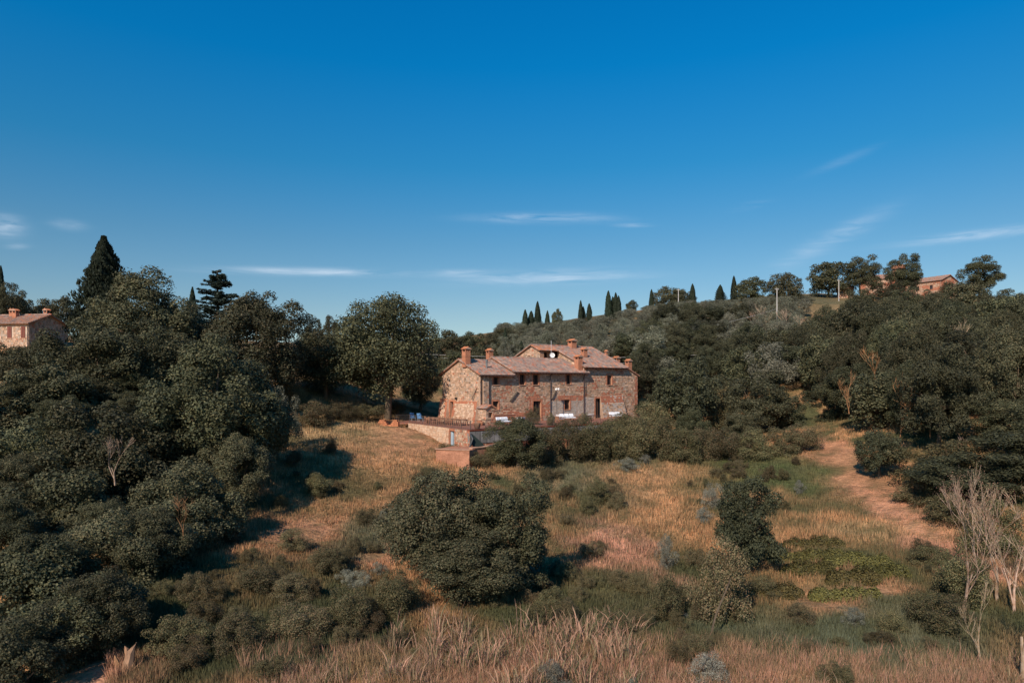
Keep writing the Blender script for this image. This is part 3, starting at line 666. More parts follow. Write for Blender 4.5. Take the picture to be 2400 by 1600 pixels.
# satellite dish and aerial mast
x = LX(1292, 4.6); zb_ = 8.3; mb = MB(); mb.tube([(x, 4.6, zb_), (x, 4.6, zb_ + 2.9)], .03, 6, (.5, .5, .5)); mast = mb.build('aerial_mast', m_metal, house)
mb = MB()
for k in range(5): z = zb_ + 2.0 + k * .18; mb.tube([(x - .22 + k * .02, 4.6, z), (x + .22 - k * .02, 4.6, z)], .012, 4, (.5, .5, .5))
mb.build('aerial_rods', m_metal, mast)['kind'] = 'stuff'
mb = MB(); c = Vector((x - .05, 4.35, zb_ + .72)); ax = Vector((-.45, -.85, .3)).normalized(); a_ = ax.cross(Vector((0, 0, 1))).normalized(); b_ = ax.cross(a_)
rings = [(0.0, .0), (.15, .02), (.28, .06), (.38, .11)]
for k in range(3):
    for j in range(14):
        t0, t1 = 2 * math.pi * j / 14, 2 * math.pi * (j + 1) / 14
        f = lambda r_, h_, t: c + (a_ * math.cos(t) + b_ * math.sin(t)) * r_ + ax * h_
        mb.quad([f(*rings[k], t0), f(*rings[k + 1], t0), f(*rings[k + 1], t1), f(*rings[k], t1)], (.75, .74, .72))
        mb.quad([f(rings[k][0], rings[k][1] - .015, t0), f(rings[k][0], rings[k][1] - .015, t1), f(rings[k + 1][0], rings[k + 1][1] - .015, t1), f(rings[k + 1][0], rings[k + 1][1] - .015, t0)], (.5, .5, .5))
mb.tube([c - b_ * .36 + ax * .08, c + ax * .42], .015, 4, (.3, .3, .3)); mb.tube([c + ax * .38, c + ax * .46], .04, 6, (.25, .25, .25))
mb.build('satellite_dish', m_metal, mast)

# ------------------------------------------------------------------ terrace
def prism(mb, poly, z0, z1, col=one):
    n = len(poly); i = len(mb.v); mb.v += [(x, y, z0) for x, y in poly] + [(x, y, z1) for x, y in poly]
    mb.f.append(tuple(range(i + n, i + 2 * n))); mb.c.append(col)
    for k in range(n): mb.f.append((i + k, i + (k + 1) % n, i + n + (k + 1) % n, i + n + k)); mb.c.append(col)
mb = MB(); prism(mb, TERR, TZ - .18, TZ); tag(mb.build('terrace_paving', m_pave), kind='structure')
tw = empty('terrace_wall', (PC[0], PC[1], TZ - 3), 0, 'retaining wall of stone and grey concrete holding up the brick terrace', 'retaining wall')
def rel(p): return (p[0] - PC[0], p[1] - PC[1])
a_ = Vector(PA); c_ = Vector(PC); dAC = (c_ - a_); LAC = dAC.length; dAC.normalize(); nAC = (dAC.y, -dAC.x)
if nAC[1] > 0: nAC = (-nAC[0], -nAC[1])
TWO = tw.location
ds0 = 12.0; dh = (ds0, ds0 + 1.25, 3 - 2.35, 3 - .32)
wall_panel(tw, rel(PA), tuple(dAC), nAC, LAC, -1.0, [(0, 2.98), (LAC, 2.98)], [dh], 21, .4, hmean=.24, mortar=(.50, .35, .26), patches=[(13.2, 17, .2, 1.6, 'brick'), (0, 12, 1, 3, 'light')])
dd = opening(tw, rel(PA), tuple(dAC), nAC, *dh, 'woodendoor', frame=(.35, .38, .38))
# pale blue half-open leaf
P0 = Vector(rel(PA)) + dAC * (ds0 + .08); nn_ = Vector(nAC); mb = MB()
e1 = P0 + dAC * .42 - nn_ * .02; b4 = [P0 - nn_ * .1, e1 - nn_ * .14]
mb.hexa([(b4[0].x, b4[0].y, dh[2] + .05), (b4[1].x, b4[1].y, dh[2] + .05), (b4[1].x - nn_.x * .05, b4[1].y - nn_.y * .05, dh[2] + .05), (b4[0].x - nn_.x * .05, b4[0].y - nn_.y * .05, dh[2] + .05)],
        [(b4[0].x, b4[0].y, dh[3] - .05), (b4[1].x, b4[1].y, dh[3] - .05), (b4[1].x - nn_.x * .05, b4[1].y - nn_.y * .05, dh[3] - .05), (b4[0].x - nn_.x * .05, b4[0].y - nn_.y * .05, dh[3] - .05)], (.36, .44, .5))
tag(mb.build('door_leaf', m_wood, tw), 'pale blue door leaf')
# concrete band and brick wall below it on the right-hand front
dR = Vector((CT, ST)); nR = Vector((ST, -CT)); LR = 27.5
def along(s, o, z): p = Vector(rel(PC)) + dR * s + nR * o; return (p.x, p.y, z)
mb = MB(); mb.hexa([along(0, .0, 1.55), along(LR, .0, 1.55), along(LR, -.4, 1.55), along(0, -.4, 1.55)], [along(0, 0, 2.9), along(LR, 0, 2.9), along(LR, -.4, 2.9), along(0, -.4, 2.9)]); mb.build('concrete_band', m_conc, tw)
mb = MB(); mb.hexa([along(-.04, .04, 2.902), along(LR + .04, .04, 2.902), along(LR + .04, -.4, 2.902), along(-.04, -.4, 2.902)], [along(-.04, .06, 3.02), along(LR + .04, .06, 3.02), along(LR + .04, -.4, 3.02), along(-.04, -.4, 3.02)], (.8, .5, .4)); mb.build('edge_coping', m_pave, tw)
wall_panel(tw, along(0, -.08, 0)[:2], tuple(dR), tuple(nR), LR, -2.5, [(0, 1.55), (LR, 1.55)], [], 23, .9, hmean=.16, mortar=(.46, .26, .18), patches=[(0, 28, -2, 1.5, 'brick')])
PRR = Vector(PR); e2 = Vector(HL(31.5, -1)[:2]); dq = (e2 - PRR); Lq = dq.length; dq.normalize()
wall_panel(tw, rel(PR), tuple(dq), (dq.y, -dq.x), Lq, -1, [(0, 2.98), (Lq, 2.98)], [], 24, .4, hmean=.25)

# railings along the terrace edge
def railing(pts, label, name='terrace_railing', group=None):
    r = empty(name, (pts[0][0], pts[0][1], TZ), 0, label, 'railing', group); o = Vector(pts[0])
    pmesh = MB(); pmesh.tube([(0, 0, -.45), (0, 0, 1.03)], .028, 5, (.09, .07, .06)); pm = pmesh.mesh('post', m_metal)
    rails, bars = MB(), MB()
    for a, b in zip(pts, pts[1:]):
        a = Vector(a) - o; b = Vector(b) - o; L = (b - a).length; n = max(1, round(L / 2.0))
        for k in range(n + (1 if b + o == Vector(pts[-1]) else 0)):
            p = a.lerp(b, k / n); q = link('post', pm, r); q.location = (p.x, p.y, 0)
        for z in (.1, 1.0): rails = MB(); rails.tube([(a.x, a.y, z), (b.x, b.y, z)], .018, 4, (.09, .07, .06)); rails.build('rail', m_metal, r)
        m = int(L / .125)
        for k in range(1, m): p = a.lerp(b, k / m); bars.tube([(p.x, p.y, .1), (p.x, p.y, 1.0)], .0065, 3, (.09, .07, .06), False)
    bars.build('balusters', m_metal, r)['kind'] = 'stuff'
    return r
off = lambda p, q, d: p
railing([(PA[0] + .1, PA[1] + .1), (PC[0] + .05, PC[1] + .15)], 'dark iron railing along the stone wall beside the dining table')
railing([(PC[0] + .12, PC[1] + .15), (PR[0] - .05, PR[1] + .1)], 'dark iron railing on the concrete wall in front of the sofas')
railing([(PA[0] + .1, PA[1] + .15), (HL(-7.3, 7.8)[0], HL(-7.3, 7.8)[1])], 'short iron railing on the left edge of the terrace behind the table')

# low rendered block and curved wall below the terrace
bx = W(1025, 0, 70.5)[0]; f1 = Vector((W(1022, 0, 70.2)[0], 70.2)); f2 = Vector((W(1100, 0, 67.6)[0], 67.6)); bk_ = Vector((.35, .94)) * 3.4
lb = empty('lower_block', (f2.x, f2.y, -7.0), 0, 'low earth-coloured rendered block standing in the grass below the terrace door', 'outbuilding')
mb = MB(); q = [f1, f2, f2 + bk_, f1 + bk_]; q = [(p.x - f2.x, p.y - f2.y) for p in q]; ztp = [.28, .42, .5, .35]
mb.hexa([(x, y, -3.2) for x, y in q], [(x, y, z) for (x, y), z in zip(q, ztp)]); mb.build('wall', m_render, lb)
mb = MB(); mb.hexa([(q[0][0] - .08, q[0][1] - .08, .29), (q[1][0] + .05, q[1][1] - .08, .43), (q[1][0] + .05, q[1][1] + .22, .45), (q[0][0] - .08, q[0][1] + .3, .31)], [(q[0][0] - .08, q[0][1] - .08, .37), (q[1][0] + .05, q[1][1] - .08, .51), (q[1][0] + .05, q[1][1] + .22, .53), (q[0][0] - .08, q[0][1] + .3, .39)], (.42, .25, .17)); mb.build('coping', m_stone, lb)
cw = empty('curved_wall', (f2.x + .2, f2.y + 1.2, -7.0), 0, 'pink rendered garden wall curving up to the right of the low block', 'wall')
pts = [(0, 0, .5), (1.2, 1.4, .5), (2.4, 3.0, .62), (3.4, 4.4, .85), (4.4, 5.4, 1.15)]
mb, cp = MB(), MB()
for (a0, a1, a2), (b0, b1, b2) in zip(pts, pts[1:]):
    mb.hexa([(a0, a1, -2.6), (b0, b1, -2.6), (b0 - .3, b1 + .2, -2.6), (a0 - .3, a1 + .2, -2.6)], [(a0, a1, a2), (b0, b1, b2), (b0 - .3, b1 + .2, b2), (a0 - .3, a1 + .2, a2)])
    cp.hexa([(a0 + .05, a1 - .03, a2 + .002), (b0 + .05, b1 - .03, b2 + .002), (b0 - .35, b1 + .24, b2 + .002), (a0 - .35, a1 + .24, a2 + .002)], [(a0 + .05, a1 - .03, a2 + .08), (b0 + .05, b1 - .03, b2 + .08), (b0 - .35, b1 + .24, b2 + .08), (a0 - .35, a1 + .24, a2 + .08)], (.5, .3, .2))
mb.build('wall', m_render, cw); cp.build('coping', m_stone, cw)
# drain hose and tarpaulin hanging from the corner
hx, hy = PC
mb = MB(); mb.sm = True
mb.tube([(hx + .1, hy - .25, TZ - .35), (hx + .3, hy - .5, TZ - .9), (hx + .25, hy - .6, TZ - 1.4), (hx - .1, hy - .8, TZ - 1.9), (hx - .35, hy - 1.1, TZ - 2.3), (hx - .45, hy - 1.3, TZ - 2.9)], [.1, .13, .12, .12, .14, .13], 8, (.05, .055, .06))
tag(mb.build('drain_hose', m_metal), 'thick dark hose hanging from the terrace corner down the wall', 'hose')
mb = MB(); p = [(hx + .25, hy - .12, TZ - .35), (hx + 1.6, hy + .75, TZ - 1.7), (hx + 1.1, hy + .3, TZ - 2.05), (hx + .3, hy - .3, TZ - 2.0)]
mb.hexa([(a, b - .12, c) for a, b, c in p], [(a, b - .05, c) for a, b, c in p], (.04, .055, .05)); tag(mb.build('tarpaulin', m_fabric), 'dark green tarpaulin hanging against the concrete wall beside the hose', 'tarpaulin')

# ------------------------------------------------------------------ terrace furniture
ORD = 'first second third fourth fifth sixth seventh eighth ninth tenth eleventh twelfth thirteenth fourteenth fifteenth'.split()
WOOD = (.34, .17, .10); CUSH = (.78, .78, .8)
def cushion(mb, x0, x1, y0, y1, z0, z1, c=CUSH, lean=0.0):
    b = .04
    mb.hexa([(x0 + b, y0 + b, z0), (x1 - b, y0 + b, z0), (x1 - b, y1 - b, z0), (x0 + b, y1 - b, z0)], [(x0, y0, (z0 * .7 + z1 * .3)), (x1, y0, (z0 * .7 + z1 * .3)), (x1, y1, (z0 * .7 + z1 * .3)), (x0, y1, (z0 * .7 + z1 * .3))], c)
    zm = z0 * .7 + z1 * .3
    mb.hexa([(x0, y0, zm), (x1, y0, zm), (x1, y1, zm), (x0, y1, zm)], [(x0 + b, y0 + b + lean, z1), (x1 - b, y0 + b + lean, z1), (x1 - b, y1 - b + lean, z1), (x0 + b, y1 - b + lean, z1)], c, False)
def sofa(x, y, rz, w, label, seats=2, group=None):
    r = empty('garden_sofa', HL(x, y), TH + rz, label, 'sofa', group)
    f = MB(); f.box(-w / 2, w / 2, -.42, .42, .24, .34, WOOD); f.box(-w / 2, w / 2, .36, .44, .34, .72, WOOD)
    for s in (-1, 1): f.box(s * w / 2 - .04, s * w / 2 + .04, -.42, .42, .52, .58, WOOD)
    f.build('frame', m_wood, r)
    for sx in (-1, 1):
        for sy in (-1, 1):
            l = MB(); l.box(sx * w / 2 - .04, sx * w / 2 + .04, sy * .38 - .04, sy * .38 + .04, 0, .52, WOOD); l.build('leg', m_wood, r)
    for k in range(seats):
        a = -w / 2 + .05 + k * (w - .1) / seats; b = a + (w - .1) / seats - .02
        c = MB(); cushion(c, a, b, -.42, .3, .345, .5); c.build('seat_cushion', m_fabric, r)
        c = MB(); cushion(c, a + .03, b - .03, .14, .32, .505, .95, CUSH, .12); c.build('back_cushion', m_fabric, r)
    return r
sofa(LX(1180, -4.3), -4.3, R(8), 2.1, 'white cushioned wooden sofa in front of the low brick wall beside the oven', 3)
sofa(LX(1216, -5.6), -5.6, R(195), 1.8, 'white sofa seen from behind, facing the one by the low brick wall')
sofa(LX(1330, -2.2), -2.2, R(-12), 2.3, 'large white sofa under the lower window and beside the lamp post', 3)
sofa(LX(1312, -3.3), -3.3, R(75), 1.0, 'single white cushioned seat at the left end of the large sofa', 1)
sofa(LX(1443, -2.2), -2.2, R(-8), 2.1, 'white cushioned sofa in front of the buttress at the right end of the terrace', 2)
# side table with a cloth and a chair beside it
def table(loc, rz, L, Wd, h, label, top=WOOD, cloth=False, name='table'):
    r = empty(name, loc, rz, label, 'table')
    t = MB(); n = 5
    for k in range(n):
        p = MB(); y0 = -Wd / 2 + k * Wd / n; p.box(-L / 2, L / 2, y0, y0 + Wd / n - .01, h - .045, h, top); p.build('plank', m_wood, r)
    for sx in (-1, 1):
        for sy in (-1, 1):
            l = MB(); l.box(sx * (L / 2 - .1) - .045, sx * (L / 2 - .1) + .045, sy * (Wd / 2 - .08) - .045, sy * (Wd / 2 - .08) + .045, 0, h - .05, top); l.build('leg', m_wood, r)
    f = MB(); f.box(-L / 2 + .1, L / 2 - .1, -Wd / 2 + .06, -Wd / 2 + .09, h - .14, h - .05, top); f.box(-L / 2 + .1, L / 2 - .1, Wd / 2 - .09, Wd / 2 - .06, h - .14, h - .05, top); f.build('apron', m_wood, r)
    return r
def chair_parts(r):
    s = MB(); s.box(-.23, .23, -.22, .22, .43, .46, WOOD); s.build('seat', m_wood, r)
    b = MB()
    for x in (-.21, .17): b.box(x, x + .04, .2, .24, .46, .92, WOOD)
    for z in (.62, .74, .86): b.box(-.2, .2, .205, .23, z, z + .07, WOOD)
    b.build('backrest', m_wood, r)
    for sx in (-1, 1):
        for sy in (-1, 1):
            l = MB(); l.box(sx * .2 - .02, sx * .2 + .02, sy * .19 - .02, sy * .19 + .02, 0, .43, WOOD); l.build('leg', m_wood, r)
proto = None
def chair(loc, rz, label, group=None):
    global proto
    if proto is None:
        proto = r = empty('wooden_chair', loc, rz, label, 'chair', group); chair_parts(r); return r
    r = empty('wooden_chair', loc, rz, label, 'chair', group)
    for c in proto.children:
        k = c.copy(); COL.objects.link(k); k.parent = r
    return r
tx = LX(1382, -3.0)
table(HL(tx, -3.0), TH, 1.5, .9, .75, 'square wooden table with a white cloth in the middle of the terrace')
mb = MB(); mb.box(-.55, .5, -.4, .4, .753, .79, (.75, .75, .74)); q = mb.build('tablecloth', m_fabric); q.location = HL(tx, -3.0); q.rotation_euler = (0, 0, TH); tag(q, 'folded white cloth lying on the square table', 'tablecloth')
chair(HL(LX(1363, -3.2), -3.2), TH + R(90), 'wooden chair standing left of the square table with the white cloth')
p1 = Vector((-10.2, 85.2)); p2 = Vector((-5.6, 80.0)); pm_ = (p1 + p2) / 2; Ld = (p2 - p1).length; ang = math.atan2(p2.y - p1.y, p2.x - p1.x)
table((pm_.x, pm_.y, TZ), ang, Ld, 1.15, .76, 'long wooden dining table at the left corner of the terrace', name='dining_table')
dv = (p2 - p1).normalized(); nv_ = Vector((-dv.y, dv.x))
for k in range(8):
    f = (k + .5) / 8
    p = p1.lerp(p2, f) + nv_ * .85; chair((p.x, p.y, TZ), ang + random.uniform(-.1, .1), ORD[k] + ' wooden chair from the left on the house side of the long dining table', 'chairs around the dining table')
    p = p1.lerp(p2, f) - nv_ * .85; chair((p.x, p.y, TZ), ang + math.pi + random.uniform(-.1, .1), ORD[k] + ' wooden chair from the left on the railing side of the long dining table', 'chairs around the dining table')
# outdoor oven with a little tiled roof
ox = LX(1139, -2.6); ov = empty('garden_oven', HL(ox, -2.6), TH, 'small brick and stone garden oven with its own sloping tiled roof', 'oven')
wall_panel(ov, (-.7, .6), (0, -1), (-1, 0), 1.5, 0, [(0, 2.0), (1.5, 2.0)], [], 31, .5, hmean=.16)
wall_panel(ov, (-.7, -.9), (1, 0), (0, -1), 1.4, 0, [(0, 2.0), (.7, 2.35), (1.4, 2.0)], [(.4, 1.0, .9, 1.5)], 32, .5, hmean=.16)
mb = MB(); mb.box(-.66, .66, -.5, .58, .02, 1.96, (.42, .26, .18)); mb.build('core', m_mortar, ov)
wall_panel(ov, (.7, -.9), (0, 1), (1, 0), 1.5, 0, [(0, 2.0), (1.5, 2.0)], [], 33, .5, hmean=.16)
tl, dk = MB(), MB(); roof_slope(tl, dk, (-.85, -1.1, 1.98), (-.85, .75, 1.98), (0, -1.1, 2.42), (0, .75, 2.42), .5); roof_slope(tl, dk, (.85, -1.1, 1.98), (.85, .75, 1.98), (0, -1.1, 2.42), (0, .75, 2.42), .5)
r = dk.build('roof', m_tile, ov); tl.build('roof_tiles', m_tile, r)['kind'] = 'stuff'
# low brick wall behind the first sofa
lw = empty('low_brick_wall', HL(LX(1155, -.9), -.9), TH, 'low brick garden wall along the foot of the house behind the sofa', 'wall')
Lw = LX(1208, -.9) - LX(1155, -.9); wall_panel(lw, (0, 0), (1, 0), (0, -1), Lw, 0, [(0, 1.0), (Lw, 1.0)], [], 35, 1, hmean=.1, patches=[(0, 20, -1, 3, 'brick')], mortar=(.44, .26, .19))
mb = MB(); mb.box(0, Lw, .004, .35, 0, .99, (.44, .26, .19)); mb.build('core', m_mortar, lw); mb = MB(); mb.box(-.05, Lw + .05, -.07, .4, 1.002, 1.07, (.48, .25, .16)); mb.build('coping', m_stone, lw)
# lamp post with two round white lamps
r = empty('lamp_post', HL(LX(1305, -1), -1), TH, 'thin lamp post with two round white lamps against the house wall', 'lamp post')
mb = MB(); mb.tube([(0, 0, 0), (0, 0, 4.3)], .035, 6, (.12, .1, .09)); mb.build('pole', m_metal, r)
for s in (-1, 1):
    mb = MB(); mb.tube([(0, 0, 4.15), (s * .12, -.02, 4.2)], .02, 5, (.3, .3, .3)); mb.lathe([(0, 4.0), (.12, 4.06), (.18, 4.2), (.12, 4.34), (0, 4.4)], 10, s * .2 + .05, -.05, (.75, .74, .7)); mb.sm = True; mb.build('lamp', m_metal, r)
# pots
def pot(loc, s, label, col=(.45, .2, .11)):
    mb = MB(); mb.sm = True; mb.lathe([(0, 0), (.2 * s, 0), (.27 * s, .35 * s), (.31 * s, .5 * s), (.31 * s, .56 * s), (.25 * s, .56 * s), (.24 * s, .5 * s), (0, .48 * s)], 12, 0, 0, col)
    o = mb.build('terracotta_pot', m_stone); o.location = loc; return tag(o, label, 'pot')
pot((PC[0] + .75, PC[1] + 1.0, TZ), 1.25, 'large dark terracotta pot at the terrace corner above the hose', (.25, .14, .09))
pot(HL(LX(1129, -3.4), -3.4), .8, 'small terracotta pot beside the garden oven, on its left')
pot(HL(LX(1124, -2.6), -2.6), 1.0, 'terracotta pot standing between the oven and the gable wall')
pot(HL(LX(1004, 5), 5), 1.1, 'terracotta pot on the terrace behind the dining table')
# blue garden chairs left of the house
for (u, D, lab) in ((985, 90, 'blue garden chair on the far left of the terrace, nearest the gable'), (968, 91.5, 'blue garden chair standing beside the left railing')):
    x = (u - 1200) / F * D; r = empty('blue_chair', (x, D, TZ), R(30), lab, 'chair')
    BL = (.12, .28, .5)
    s = MB(); s.box(-.3, .3, -.28, .28, .36, .41, BL); s.build('seat', m_fabric, r); s = MB(); s.hexa([(-.3, .25, .41), (.3, .25, .41), (.3, .3, .41), (-.3, .3, .41)], [(-.3, .5, 1.05), (.3, .5, 1.05), (.3, .55, 1.05), (-.3, .55, 1.05)], BL); s.build('backrest', m_fabric, r)
    for sx in (-1, 1):
        for sy in (-1, 1): s = MB(); s.tube([(sx * .27, sy * .25, 0), (sx * .27, sy * .25, .4)], .018, 5, (.6, .6, .6)); s.build('leg', m_metal, r)
# brick stack left of the terrace
bxx, byy, bzz = W(912, 988, 84); bzz = gz(bxx, byy); r = empty('brick_stack', (bxx, byy, bzz), R(-10), 'stack of orange roof tiles and bricks in the grass left of the terrace', 'brick stack')
st = MB()
for i in range(16):
    for j in range(5):
        if j > 2 + 2 * math.sin(i * .6): continue
        k = random.uniform(.8, 1.15); st.box(-1.3 + i * .16, -1.3 + i * .16 + .145, -.3 + random.uniform(-.04, .04), .3, j * .2, j * .2 + .185, (.5 * k, .2 * k, .1 * k))
st.build('bricks', m_stone, r)['kind'] = 'stuff'

# ------------------------------------------------------------------ other houses
def small_house(name, loc, phi, L, Wd, h, rise, label, cols, wins, gwins=(), red=.2, chim=(), shutters=True, drop=3.0, mort=(.5, .36, .27), hm=.28, tilered=.1):
    """front wall y=0, x from -L to 0; gable on x=0 side"""
    r = empty(name, loc, -phi, label, 'house')
    hs = [(L + a, L + b, c, d) for a, b, c, d in wins]
    wall_panel(r, (-L, 0), (1, 0), (0, -1), L, -drop, [(0, h), (L, h)], hs, 41, red, hmean=hm, mortar=mort)
    wall_panel(r, (0, 0), (0, 1), (1, 0), Wd, -drop, [(0, h), (Wd / 2, h + rise), (Wd, h)], gwins, 42, red, hmean=hm, mortar=mort)
    wall_panel(r, (-L, Wd), (0, -1), (-1, 0), Wd, -drop, [(0, h), (Wd / 2, h + rise), (Wd, h)], [], 43, red, stones=False, mortar=mort)
    wall_panel(r, (0, Wd), (-1, 0), (0, 1), L, -drop, [(0, h), (L, h)], [], 44, stones=False, mortar=mort)
    for a, b, c, d in wins:
        f = opening(r, (0, 0), (1, 0), (0, -1), a, b, c, d, 'window', surround=False)
        if shutters:
            for (p, q_) in ((a + .02, (a + b) / 2 - .01), ((a + b) / 2 + .01, b - .02)):
                s = MB(); s.box(p, q_, -.05, .0, c + .02, d - .02, cols)
                for k in range(6): z = c + .08 + k * (d - c - .16) / 6; s.box(p + .05, q_ - .05, -.065, -.05, z, z + (d - c) / 9, cols)
                s.build('shutter', m_wood, r)
    for a, b, c, d in gwins: opening(r, (0, 0), (0, 1), (1, 0), a, b, c, d, 'window', surround=False)
    sl_ = rise / (Wd / 2); tl, dk = MB(), MB(); o = .45
    roof_slope(tl, dk, (-L - .4, -o, h - o * sl_ + .1), (.4, -o, h - o * sl_ + .1), (-L - .4, Wd / 2, h + rise + .1), (.4, Wd / 2, h + rise + .1), tilered)
    roof_slope(tl, dk, (-L - .4, Wd + o, h - o * sl_ + .1), (.4, Wd + o, h - o * sl_ + .1), (-L - .4, Wd / 2, h + rise + .1), (.4, Wd / 2, h + rise + .1), tilered)
    ridge_tiles(tl, (-L - .4, Wd / 2, h + rise + .15), (.4, Wd / 2, h + rise + .15))
    rr = dk.build('roof', m_tile, r); tl.build('roof_tiles', m_tile, rr)['kind'] = 'stuff'
    for (x, y, w, hh) in chim: chimney(r, x, y, h + rise - abs(y - Wd / 2) * sl_, w, w, hh)
    mb = MB(); mb.tube([(-.1, -.12, h - .3), (-.1, -.12, -drop)], .05, 6, (.3, .22, .18)); mb.build('downpipe', m_metal, r)
    return r
lx, ly, lz = W(67, 757, 98)
small_house('stone_cottage', (lx, ly, lz - 6.0), R(8), 12, 7.2, 6.0, 1.45, 'pale stone house with red-brown shutters and low tiled roof at the left edge', (.2, .07, .05),
            [(-1.25, -.5, 3.9, 5.55), (-3.45, -2.7, 3.9, 5.55), (-6, -5.2, 3.9, 5.55)], [(3.2, 4.0, 3.6, 4.7)], .1, [(-.9, 4.2, .6, 1.3), (-4.6, 2.6, .6, 1.3), (-5.9, 3.4, .6, 1.1)], mort=(.58, .45, .35), tilered=.35)
hx_, hy_, hz_ = W(2205, 656, 225)
small_house('hilltop_farmhouse', (hx_, hy_, hz_ - 6.6), R(60), 13, 10.5, 6.6, 2.0, 'red brick and stone farmhouse wing with gable on the hilltop at the right', (.2, .1, .08),
            [(-3.6, -2.6, 3.9, 5.3), (-3.2, -2.2, .8, 2.4), (-8, -7, 3.9, 5.3)], [(3, 3.9, 3.6, 4.9), (6.8, 7.6, 3.4, 4.8)], 2.2, [], False, mort=(.46, .22, .15), hm=.35)
hx_, hy_, hz_ = W(2086, 652, 231)
small_house('hilltop_farmhouse', (hx_, hy_, hz_ - 6.8), R(35), 9, 9, 6.8, 1.9, 'orange-red brick main farmhouse block between the dark hilltop trees', (.2, .1, .08),
            [(-5.4, -4.4, 3.9, 5.3), (-3.4, -2.2, .4, 2.2)], [], 2.2, [], False, mort=(.5, .22, .14), hm=.35, tilered=.3)
hx_, hy_, hz_ = W(2118, 628, 236)
small_house('hilltop_tower', (hx_, hy_, hz_ - 9.5), R(35), 3.4, 3.4, 9.5, 1.3, 'small tiled tower rising above the trees on the hilltop', (.2, .1, .08), [], [], 1.5, [(-1.7, 1.7, .7, 1.6)], False, mort=(.46, .24, .16), hm=.35, tilered=.8)
hx_, hy_, hz_ = W(1999, 675, 212)
small_house('small_outbuilding', (hx_, hy_, hz_ - 2.7), R(20), 4.2, 3.6, 2.7, .8, 'small pinkish hut beside the pole below the hilltop trees', (.2, .1, .08), [(-3.6, -2.8, 1.2, 2.0), (-1.8, -1.0, 1.2, 2.0)], [], .4, [(-.7, 1.5, .45, 1.1)], False, mort=(.58, .36, .26), hm=.3)

# ------------------------------------------------------------------ poles and wires
def pole(u, vt, vb, D, label, r=.11, col=(.5, .46, .42), arm=False):
    x, y, zt = W(u, vt, D); zb_ = min(gz(x, y), (HZ - vb) / F * D) - .5
    t = empty('utility_pole', (x, y, zb_), 0, label, 'pole'); mb = MB(); mb.tube([(0, 0, 0), (0, 0, zt - zb_)], [r, r * .7], 7, col); mb.build('pole_shaft', m_wood, t)
    mb = MB(); mb.box(-.5, .5, -.04, .04, zt - zb_ - .35, zt - zb_ - .27, col)
    for s in (-.42, .42): mb.box(s - .03, s + .03, -.03, .03, zt - zb_ - .27, zt - zb_ - .1, (.5, .5, .5))
    mb.build('crossarm', m_metal, t); return (x, y, zt)
pA = pole(1821, 675, 730, 165, 'tall pale pole standing on the slope above the bare shrubs', .14)
pB = pole(1590, 677, 706, 200, 'pale pole in front of the round tree on the ridge', .13)
pC_ = pole(1966, 655, 702, 205, 'wooden pole beside the small pinkish hut', .14)
pD = pole(1527, 786, 826, 140, 'thin pale pole among the olive trees behind the farmhouse')
pE = pole(1735, 822, 850, 118, 'short wooden pole to the right carrying two wires', .14, (.5, .36, .26))
pF = pole(158, 730, 775, 118, 'pole behind the stone cottage at the left')
def wire(name, label, A, B, sag):
    mb = MB(); A, B = Vector(A), Vector(B); pts = [A.lerp(B, k / 14) - Vector((0, 0, sag * 4 * (k / 14) * (1 - k / 14))) for k in range(15)]
    mb.tube(pts, .022, 4); tag(mb.build(name, m_wire), label, 'wire')
wire('overhead_wire', 'upper wire passing behind the farmhouse roofs', W(985, 829, 120), (pE[0], pE[1], pE[2] - .3), .8)
wire('overhead_wire', 'lower wire passing behind the farmhouse roofs', W(985, 834, 118), (pE[0], pE[1], pE[2] - 1.1), 1.2)
wire('overhead_wire', 'wire continuing right from the short wooden pole', (pE[0], pE[1], pE[2] - .3), W(1850, 826, 112), .3)
wire('overhead_wire', 'thin wire climbing the olive slope towards the ridge poles', (pD[0], pD[1], pD[2] - .2), (pA[0], pA[1], pA[2] - 5), .6)
wire('overhead_wire', 'wire by the stone cottage roof at the left', W(-60, 738, 110), (pF[0], pF[1], pF[2] - .2), .3)

